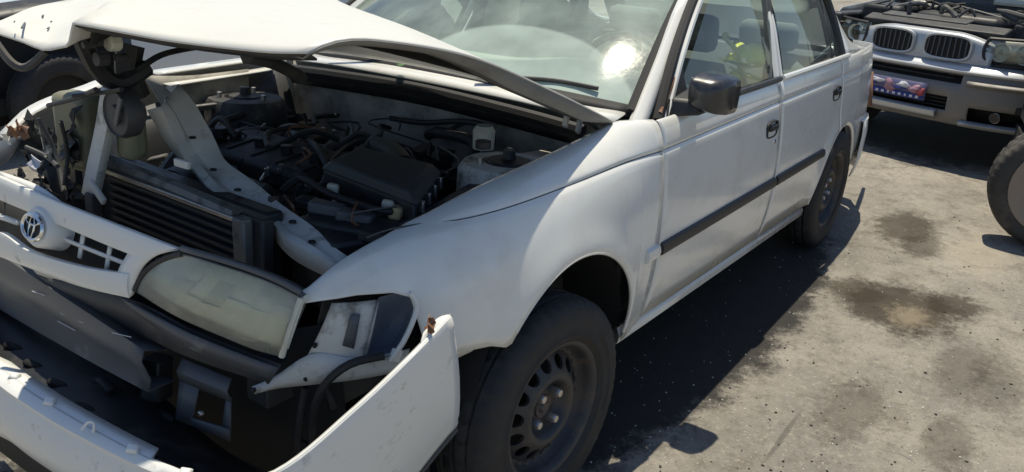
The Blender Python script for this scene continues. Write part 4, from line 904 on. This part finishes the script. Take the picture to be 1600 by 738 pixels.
# black energy absorber between beam and cover
ta = [at(-40, 425, x=-.79), at(60, 500, x=-.79), at(150, 555, x=-.79), at(240, 610, x=-.77), at(330, 690, x=-.73), at(420, 750, x=-.70)]
ba = [at(-40, 580, x=-.95), at(30, 625, x=-.96), at(100, 665, x=-.96), at(190, 710, x=-.95), at(270, 760, x=-.93), at(330, 800, x=-.9)]
AB = MB().strip(ta, ba, 24, 5, .01, (-.7, 0, .6)).build('bumper_absorber', 'black', CAR, solid=.006)
A0 = resample(ta, 60); A1 = resample(ba, 60)
def pix(p):
    d = Vector(p)-CAMP; return 800+FPX*d.dot(CR)/d.dot(fw_), 369-FPX*d.dot(CU)/d.dot(fw_)
surf = [A0[i].lerp(A1[i], k/20)+V(-.7, 0, .6).normalized()*.01*4*(k/20)*(1-k/20) for i in range(60) for k in range(21)]
for px, py in ((22, 544), (54, 574), (91, 605), (132, 637), (178, 671), (230, 701), (160, 598), (262, 655)):
    p = min(surf, key=lambda q: (pix(q)[0]-px)**2+(pix(q)[1]-py)**2)
    ua, va = V(-.25, .95, .1).normalized(), V(.62, .1, .75).normalized()
    MB().poly([p+V(-.004, 0, .004)+ua*.030*math.copysign(abs(math.cos(t))**.6, math.cos(t))+va*.011*math.sin(t) for t in [2*math.pi*k/20 for k in range(20)]]).build('absorber_slot', 'seal', AB, solid=.002)
MB().strip([p+V(-.005, 0, -.02) for p in ba], [p+V(.0, 0, -.2) for p in ba], 16, 1).build('air_dam', 'dark', CAR, solid=.004)
bx('tow_hook_cover', 'seal', AB, at(165, 602, x=-.86), (.02, .05, .02), (.3, 0, 0), .006)

# ------------------------------------------------------------------ cabin
def seat(x, y, wd, lab, hz=1.06):
    t = empty(lab, None, None, (0, 0, 0)); t.parent = CAR
    g = MB(); rows = []
    for z, dx, hw, th in ((.50, -.02, .46, .14), (.6, .0, .5, .16), (.75, .05, .5, .15), (.86, .1, .46, .12), (.93, .14, .36, .08)):
        rows.append([V(x+dx+th*(.5*math.cos(a)), y+wd*hw*math.copysign(abs(math.sin(a))**.6, math.sin(a)), z) for a in [2*math.pi*k/20 for k in range(20)]])
    g.grid(rows, close=True); n = len(g.v); g.f.append(tuple(range(n-20, n))); g.build('seat_back', 'seat', t)
    MB().box((x-.25, y, .44), (.5, wd*.95, .16)).build('seat_cushion', 'seat', t, bevel=.05)
    return t
for y in (-.36, .36):
    t = seat(1.42, y, .5, 'front_seat')
    MB().lathe([(.02, -.12), (.055, -.11), (.062, 0), (.055, .11), (.02, .12)], 20, (1.58, y, 1.03), 'y', True).build('headrest', 'seat', t, bevel=.01)
    MB().box((1.58, y, 1.04), (.09, .25, .15), (0, -.15, 0)).build('headrest', 'seat', t, bevel=.035)
t = seat(2.38, 0, 1.3, 'rear_seat')
for y in (-.38, .38): MB().box((2.52, y, .99), (.1, .3, .14), (0, -.3, 0)).build('headrest', 'seat', t, bevel=.04)
bx('parcel_shelf', 'interior', CAR, (2.75, 0, .90), (.4, 1.2, .02))
g = MB(); rows = []
for x, z in ((.48, .88), (.6, .925), (.75, .94), (.86, .92), (.92, .84), (.88, .68)):
    rows.append([V(x+.04*(y/.7)**2, y, z+(.035*math.exp(-((y+.36)/.2)**2) if .6 < x < .9 else 0)) for y in [-.70+1.40*k/30 for k in range(31)]])
DA = g.grid(rows).build('dashboard', 'dash', CAR, solid=.01)
rw = []
for k in range(33):
    a = 2*math.pi*k/32; c = V(1.0, -.36, .88); ux = V(0, 1, 0); uz = V(.38, 0, .92); rad = ux*math.cos(a)+uz*math.sin(a); nn = V(-.92, 0, .38)
    rw.append([c+rad*.185+.014*(math.cos(t)*rad+math.sin(t)*nn) for t in [2*math.pi*j/8 for j in range(8)]])
SW = MB().grid(rw, close=True).build('steering_wheel', 'black', CAR); MB().box((.985, -.36, .875), (.05, .16, .09), (0, -.4, 0)).build('horn_pad', 'black', SW, bevel=.02)
bx('steering_spoke', 'black', SW, (.995, -.36, .885), (.02, .34, .04), (0, -.4, 0)); tb('steering_column', 'black', CAR, [V(.98, -.36, .87), V(.8, -.36, .78)], .035)
for s in (-1, 1): bx('door_lining', 'interior', CAR, (1.5, s*.745, .62), (2.0, .02, .5))
bx('rear_view_mirror', 'black', CAR, (1.06, 0, 1.27), (.03, .22, .06)); bx('centre_console', 'interior', CAR, (1.1, 0, .5), (.7, .2, .25))
for s in (-1, 1): pillar('middle_pillar', [V(1.52, -.77, .6), V(1.55, -.70, 1.1), V(1.6, -.585, 1.34)], .1, 'interior', CAR, .01).scale.y = -s
MB().strip([V(1.16, -.55, 1.335), V(1.14, 0, 1.36), V(1.16, .55, 1.335)], [V(2.3, -.55, 1.32), V(2.32, 0, 1.345), V(2.3, .55, 1.32)], 10, 6).build('roof_lining', 'seat', CAR, solid=.006)

# ------------------------------------------------------------------ sprig on the driver's seat, leaf on the cowl
def Wp(p): return CARM @ Vector(p)
PL = empty('leafy_sprig', 'yellow-green leafy sprig on a pale stalk behind the front door window', 'plant', Wp((1.05, -.55, .55)))
def loc(p): return Wp(p)-PL.location
pv = lambda px, py, y=-.70: loc(at(px, py, y=y))
tb('stalk', 'stalk', PL, [pv(1165, 165), pv(1160, 120), pv(1150, 80), pv(1138, 65), pv(1130, 58), pv(1133, 52), pv(1140, 58)], lambda t: .016*(1-t*.7), 7, n=26)
for k, (px, py, dx, dy, s_) in enumerate(((1160, 110, 30, -5, .05), (1160, 105, -28, -10, .05), (1165, 120, 38, 10, .06), (1158, 118, -25, 14, .05), (1165, 130, 25, 22, .055), (1150, 88, 22, -14, .05), (1152, 90, -22, 8, .04), (1170, 135, -10, 20, .05), (1168, 98, 28, -22, .05))):
    a = pv(px, py); b = pv(px+dx, py+dy, -.70+rnd.uniform(-.02, .05)); d = (b-a); sd = d.cross(V(1, 0, .2)).normalized()*d.length*.3
    rows = [[a+d*t+sd*s__*math.sin(math.pi*min(1, t*.96+.04))+V(0, 0, .01*math.sin(t*3)) for s__ in (-1, 0, 1)] for t in [i/6 for i in range(7)]]
    MB().grid(rows).build('leaf', 'leaf', PL, solid=.001)
lf = at(625, 98, x=.36); a = MB().grid([[V(t*.05-.025, s_*.014*math.sin(math.pi*(t*.9+.05)), .006*math.cos(t*3)) for s_ in (-1, 0, 1)] for t in [i/6 for i in range(7)]]).build('leaf', 'green', None, solid=.001)
a.location = Wp(at(626, 99, y=.08)); a.rotation_euler = (.3, .2, 1.0); tag(a, 'small bright green leaf lying on the cowl under the raised bonnet', 'leaf')

# ------------------------------------------------------------------ silver SUV behind
ux = Vector((-.285, -.958, 0)).normalized(); ang = math.atan2(ux.y, ux.x)
sp = gp(1436, 66, .80)
SUV = empty('silver_suv', 'silver SUV with two-part grille, tan bumper and open engine bay behind the white sedan', 'car', (sp.x, sp.y, 0), (0, 0, ang))
SM = Matrix.Translation((sp.x, sp.y, 0)) @ Matrix.Rotation(ang, 4, 'Z'); ISM = SM.inverted()
def su(px, py, y=0):                                     # point of the SUV's front at its own depth y
    o, d = ray(px, py); o = ISM @ (CARM @ o); d = (ISM.to_3x3() @ (CARM.to_3x3() @ d)); return o+d*((y-o.y)/d.y)
def sy(x): return .02+.16*(abs(x)/.8)**3                  # nose curves back to the sides
def sus(px, py, d=0):
    p = su(px, py, .05)
    for _ in range(4): p = su(px, py, sy(p.x)+d)
    return p
def sband(name, zs, m, x0, x1, n=28, parent=SUV, d=0, solid=.01):
    rows = []
    for z, dd in zs: rows.append([V(x, sy(x)+dd+d, z) for x in [x0+(x1-x0)*k/n for k in range(n+1)]])
    return MB().grid(rows).build(name, m, parent, solid=solid, ang=40)
rows = []
for k, dd in ((0, .05), (.06, .015), (.15, .002), (.5, -.003), (.8, -.008), (1, 0)):
    rows.append([V(x, sy(x)+dd, (.895-.06*max(0, (abs(x)-.22)/.26)**1.6)*(1-k)+.62*k) for x in [-.48+.96*i/32 for i in range(33)]])
G = MB().grid(rows).build('nose_panel', 'silver', SUV, solid=.004, ang=45)
for s in (-1, 1):
    cx = .195*s; o = []
    def kp(u, v, dy): return V(cx+.155*u, sy(cx+.155*u)+dy-.006, .795+.078*v)
    ol = [(math.copysign(abs(math.cos(a))**.55, math.cos(a)), math.copysign(abs(math.sin(a))**.55, math.sin(a))) for a in [2*math.pi*k/32 for k in range(32)]]
    KG = MB().grid([[kp(u*1.08, v*1.12, -.008) for u, v in ol], [kp(u*1.04, v*1.06, -.022) for u, v in ol], [kp(u*.96, v*.92, -.02) for u, v in ol], [kp(u*.94, v*.9, .0) for u, v in ol]], close=True).build('grille_surround', 'silver', SUV)
    MB().poly([kp(u*.97, v*.95, -.009) for u, v in ol]).build('grille_backing', 'seal', KG)
    for k in range(8):
        u = -.82+k*.234; hh = .86 if abs(u) < .7 else .72
        MB().box(kp(u, 0, -.02), (.007, .008, .150*hh), (0, -.06*s*u, 0)).build('grille_slat', 'beam', KG, bevel=.002)
zsb = [(.665, -.02), (.65, -.045), (.634, -.055), (.60, -.062), (.572, -.066), (.52, -.07), (.478, -.072), (.43, -.07), (.385, -.066), (.36, -.06), (.335, -.05), (.30, -.03), (.28, .04)]
g = MB(); xs_ = [-.88+1.76*k/88 for k in range(89)]; g.grid([[V(x, sy(x)+d_, z) for x in xs_] for z, d_ in zsb]); keep = []
for q in g.f:
    x = sum(g.v[a][0] for a in q)/4; z = sum(g.v[a][2] for a in q)/4
    hole = (-.41 < x < .37 and .572 < z < .634) or (-.41 < x < .31 and .385 < z < .478) or (.43 < abs(x) < .82 and .336 < z < .43 and z > .30+.1*(abs(x)-.43))
    if not hole: keep.append(q)
g.f = keep; BMP = g.build('bumper', 'taupe', SUV, solid=.012, ang=40)
sband('intake_backing', [(.65, .01), (.30, .03)], 'seal', -.84, .84, parent=BMP)
for z in (.60, .455, .43, .405): sband('intake_slat', [(z+.004, -.045), (z-.004, -.045)], 'black', -.40, .30, 20, BMP, 0, .006)
sband('bumper_top', [(.70, .0), (.68, -.04), (.655, -.062), (.64, -.06)], 'silver', -.80, .80, d=-.003)
sband('lower_lip', [(.385, -.075), (.37, -.095), (.345, -.09), (.32, -.06)], 'silver', -.55, .25, d=-.01, parent=BMP)
for s in (-1, 1):
    disc('fog_lamp', 'chrome', BMP, (s*.60, sy(.6)-.06, .385), .035, .02, 'y', 20)
    sband('bumper_swage', [(.60, -.075), (.585, -.085), (.57, -.075)], 'taupe', s*.62-.22, s*.62+.22, 8, BMP, -.006)
    sband('bumper_lip', [(.335, -.055), (.32, -.075), (.30, -.06)], 'silver', s*.62-.22, s*.62+.22, 8, BMP, -.008)
    hp = []
    HL = MB(); rows = []
    for v, (xa, xb) in ((1, (.43, .86)), (.5, (.42, .875)), (0, (.42, .88)), (-.5, (.43, .88)), (-1, (.47, .86))):
        rows.append([V(s*(xa+(xb-xa)*k/10), sy(xa+(xb-xa)*k/10)+.0+.02*v*v, .795+.085*v+.015*k/10) for k in range(11)])
    hl = HL.grid(rows).build('headlamp', 'lampglass', SUV, solid=.004)
    MB().grid([[p+V(0, .045, 0) for p in r] for r in rows]).build('lamp_housing', 'lampgrey', hl, solid=.004)
    edge_ = [r_[0] for r_ in rows]+list(rows[-1])+[r_[-1] for r_ in rows[::-1]]+list(rows[0][::-1]); MB().tube([p+V(0, -.004, 0) for p in edge_], .011, 6, n=80, smooth_=False).build('lamp_trim', 'black', hl, recalc=False)
    for cx, r_ in ((.52, .058), (.655, .064)): MB().lathe([(r_, -.02), (r_*.85, .015), (r_*.4, .03), (.0005, .03)], 24, (s*cx, sy(cx)+.012, .80), 'y').build('reflector', 'facet', hl)
    MB().grid([[V(s*.80, sy(.8)+.02, .88), V(s*.89, .45, .93), V(s*.885, 1.1, .99)], [V(s*.87, sy(.87)+.02, .84), V(s*.925, .5, .86), V(s*.925, 1.1, .88)], [V(s*.88, sy(.88)+.03, .66), V(s*.93, .55, .68), V(s*.93, 1.1, .6)], [V(s*.86, sy(.88)+.02, .3), V(s*.9, .42, .36), V(s*.92, 1.1, .36)]]).build('fender', 'silver', SUV, solid=.006)
    MB().grid([[V(s*.925, 1.1, 1.0), V(s*.92, 2.3, 1.05), V(s*.9, 3.9, 1.08)], [V(s*.93, 1.1, .6), V(s*.93, 2.3, .6), V(s*.92, 3.9, .6)], [V(s*.9, 1.1, .3), V(s*.9, 2.3, .3), V(s*.9, 3.9, .35)]]).build('body_side', 'silver', SUV, solid=.006)
    MB().grid([[V(s*.9, 1.25, 1.01), V(s*.89, 3.8, 1.08)], [V(s*.70, 2.0, 1.62), V(s*.70, 3.7, 1.64)]]).build('side_glass', 'glass', SUV, solid=.004)
    ww = copy_tree(W1, SUV); ww.location = (s*.78, .85, .33); ww.rotation_euler = (0, 0, R(90)*(-s)); ww.rotation_euler = (0, 0, R(90)*s); ww.scale = (1.12,)*3
# plate with blue band, white and red shapes
PT = sband('number_plate', [(.545, -.085), (.425, -.085)], 'platebase', -.38, .16, 10, SUV, -.012, .004)
sband('plate_band', [(.462, -.085), (.428, -.085)], 'blue', -.375, .155, 10, PT, -.018, .002)
for k in range(12): MB().box((-.35+k*.042, sy(.1)-.112, .445), (.020 if k % 3 else .012, .002, .017)).build('plate_letter', 'platewhite', PT)
for i, (x, z, a, b, mm) in enumerate(((-.31, .50, .05, .026, 'red'), (-.2, .515, .05, .018, 'platewhite'), (-.10, .49, .045, .04, 'mauve'), (.0, .51, .05, .02, 'platewhite'), (.09, .495, .05, .026, 'mauve'), (.13, .48, .03, .03, 'red'), (-.25, .49, .05, .014, 'blue'), (-.03, .485, .05, .012, 'blue'))):
    MB().poly([V(x+a*math.cos(t)*(1+.3*math.sin(3*t+i)), sy(x)-.1035-.0006*i, z+b*math.sin(t)*(1+.3*math.cos(2*t+i))) for t in [2*math.pi*k/16 for k in range(16)]]).build('plate_motif', mm, PT, solid=.001)
# open engine bay
bx('bay_floor', 'dark', SUV, (0, .6, .45), (1.5, 1.1, .05)); bx('radiator_panel', 'black', SUV, (0, .17, .88), (1.0, .12, .10), (.3, 0, 0), .01); bx('radiator_cover', 'greyplastic', SUV, (-.1, .24, .945), (.62, .12, .02), (.15, 0, 0), .006)
bx('engine_cover', 'black', SUV, (.05, .62, .9), (.6, .55, .16), None, .04); bx('battery_box', 'engine', SUV, (.55, .6, .88), (.28, .35, .16), None, .02); bx('air_box', 'black', SUV, (-.52, .55, .9), (.32, .4, .18), None, .03)
for s in (-1, 1): bx('inner_wing', 'black', SUV, (s*.74, .6, .84), (.12, 1.0, .16), None, .02)
for i in range(16):
    x, y = rnd.uniform(-.6, .6), rnd.uniform(.3, 1.0); tb('hose', rnd.choice(('hose', 'greyplastic', 'alloy')), SUV, [V(x, y, .98), V(x+rnd.uniform(-.15, .15), y+rnd.uniform(-.1, .1), 1.03), V(x+rnd.uniform(-.3, .3), y+rnd.uniform(-.1, .1), .97)], rnd.uniform(.008, .02))
bx('scuttle', 'greyplastic', SUV, (0, 1.15, .97), (1.6, .2, .14), None, .02); bx('scuttle_trim', 'paleplastic', SUV, (.25, 1.05, 1.05), (.5, .06, .03), (.3, 0, .05), .005)
quadsheet((-.78, 1.2, 1.04), (.78, 1.2, 1.04), (.62, 2.0, 1.62), (-.62, 2.0, 1.62), 8, 6, .03, (0, -.6, .6)).build('windscreen', 'wsglass', SUV)
MB().grid([[V(-.68+1.36*k/8, 1.98+1.8*j/6, 1.64+.03*(1-(k/4-1)**2)) for k in range(9)] for j in range(7)]).build('roof', 'silver', SUV, solid=.02); bx('floor_pan', 'dark', SUV, (0, 2.4, .4), (1.7, 3.0, .1)); bx('dashboard', 'interior', SUV, (0, 1.5, .95), (1.5, .5, .15), None, .03)
bx('tail_panel', 'silver', SUV, (0, 3.9, .75), (1.75, .06, .85), None, .02)
oh = MB().grid([[V(-.75+1.5*k/8, 1.12+.5*(1-j/6)*.55, 1.1+.95*j/6+.03*(1-(k/4-1)**2)) for k in range(9)] for j in range(7)]).build('bonnet', 'silver', SUV, solid=.015)

# ------------------------------------------------------------------ wheel at the right-hand edge
wl = gp(1622, 385); RB = R(-80); LW = empty('parked_car', 'dusty taupe car whose front wheel stands at the right edge of the yard', 'car', (0, 0, 0), (0, 0, RB))
LW.location = Vector((wl.x+.02, wl.y-.02, 0))-Matrix.Rotation(RB, 3, 'Z') @ V(0, -.775, 0)
lt = tyre_mesh(.325, .2, .20); lt.v = [(x, y-.775, z+.325) for x, y, z in lt.v]; lt = lt.build('tyre', 'dustyrubber', LW, ang=60)
MB().lathe([(.245, -.08), (.24, -.108), (.19, -.108), (.15, -.082), (.10, -.095), (.05, -.095), (.0005, -.096)], 40, (0, -.775, .325)).build('wheel_cover', 'cover', lt, ang=60)
for nm, x0, x1, fd, zb_ in (('front_fender', -.14, .452, True, FBOT), ('front_door', .458, 1.478, False, lambda x: .26), ('rear_door', 1.484, 2.35, False, lambda x: .26), ('quarter_panel', 2.356, 3.39, False, lambda x: .30)):
    mirror_copy(side_panel(nm, x0, x1, 'taupepaint', LW, fd, zb_))
MB().grid([[V(x, .70*(k/5-1), z) for k in range(11)] for x, z in ((-.14, .79), (.2, .85), (.45, .90))]).build('bonnet', 'taupepaint', LW, solid=.01)
MB().grid([[V(x, (.6 if z > 1 else .74)*(k/5-1), z) for k in range(11)] for x, z in ((.45, .9), (1.15, 1.34), (1.7, 1.38), (2.3, 1.34), (2.9, .95), (3.3, .94), (3.36, .4))]).build('roof', 'taupepaint', LW, solid=.01)
for sg in (-1, 1): quadsheet((.5, sg*.775, .885), (2.7, sg*.775, .93), (2.25, sg*.605, 1.34), (1.2, sg*.605, 1.34), 6, 4, .02, (0, sg, 0)).build('side_glass', 'glass', LW)
bx('floor_pan', 'dark', LW, (1.5, 0, .32), (3.2, 1.4, .1)); bx('inner_wing', 'dark', LW, (.15, 0, .6), (.5, 1.1, .35))
for x, y, sc_y in ((2.465, -.765, 1), (2.465, .765, -1)):
    c_ = copy_tree(W1, LW); c_.location = (x, y, .30); c_.rotation_euler = (0, 0, 0); c_.scale = (1, sc_y, 1)

# ------------------------------------------------------------------ pale car beyond the far fender
PC = empty('pale_car', 'pale silver car parked beyond the torn far fender of the white sedan', 'car', (.80, 4.1, 0), (0, 0, 0))
d3 = side_panel('front_door', .458, 1.478, 'palepaint', PC, False, lambda x: .25); d4 = side_panel('rear_door', 1.484, 2.35, 'palepaint', PC, False, lambda x: .25); q4 = side_panel('quarter_panel', 2.356, 3.39, 'palepaint', PC, False, lambda x: .30)
f2 = MB().grid([[V(x, -.60, z) for x in (-.75, -.4, -.1, .2, .46)] for z in (.15, .45, .72, .86)]).build('inner_wing', 'dark', PC, solid=.01)
MB().strip([V(-.72, -.60, .80), V(-.2, -.62, .88), V(.45, -.64, .93)], [V(-.72, -.78, .74), V(-.2, -.80, .83), V(.45, -.80, .87)], 10, 2).build('wheel_arch', 'black', PC, solid=.01)
tag(PC, 'pale car with its front wing missing, parked beyond the torn far fender', 'car')
for o in (f2, d3, d4, q4): mirror_copy(o)
tm = tyre_mesh(); tm.v = [(x, y-.775, z+.297) for x, y, z in tm.v]; tm.build('tyre', 'rubber', PC, ang=60); disc('shaded_rim_disc', 'dark', PC, (0, -.75, .297), .19, .08)  # dark disc in place of a rim lost in shade
for x, y, s in ((2.465, -.765, 1), (0, .775, -1), (2.465, .765, -1)):
    c_ = copy_tree(W1, PC); c_.location = (x, y, .297); c_.scale.y = s
MB().grid([[V(-.72-.16*(1-(k/5-1)**2), .6*(k/5-1), .66), V(-.2, .68*(k/5-1), .80), V(.42, .70*(k/5-1), .90)] for k in range(11)]).build('bonnet', 'palepaint', PC, solid=.005)
MB().grid([[V(x-.16*(1-(k/5-1)**2), .62*(k/5-1), z) for k in range(11)] for x, z in ((-.70, .66), (-.74, .5), (-.74, .3), (-.68, .2))]).build('front_bumper', 'palepaint', PC, solid=.005)
MB().grid([[V(x, (.6 if z > 1 else .74)*(k/5-1), z) for k in range(11)] for x, z in ((.45, .9), (1.15, 1.34), (1.7, 1.38), (2.3, 1.34), (2.9, .95), (3.3, .94), (3.36, .4))]).build('roof', 'palepaint', PC, solid=.01)
for s in (-1, 1): quadsheet((.5, s*.775, .885), (2.7, s*.775, .93), (2.25, s*.605, 1.34), (1.2, s*.605, 1.34), 6, 4, .02, (0, s, 0)).build('side_glass', 'glass', PC)
bx('floor_pan', 'dark', PC, (1.3, 0, .3), (3.6, 1.4, .1))

# ------------------------------------------------------------------ litter on the concrete
def chips(name, m, n, size, area, lab_kind):
    g = MB()
    for _ in range(n):
        px, py = area(); p = gp(px, py); s = rnd.uniform(*size); a = rnd.uniform(0, 3)
        g.box((p.x, p.y, s*.25), (s*rnd.uniform(.7, 1.6), s, s*.6), (rnd.uniform(-.2, .2), rnd.uniform(-.2, .2), a), .7)
    o = g.build(name, m, None, flat=True); o['kind'] = 'stuff'; return o
ar = lambda: (rnd.uniform(900, 1600), rnd.uniform(230, 738))
chips('pale_grit', 'chip', 480, (.0015, .0055), ar, 0); chips('dark_grit', 'darkchip', 260, (.002, .008), ar, 0)
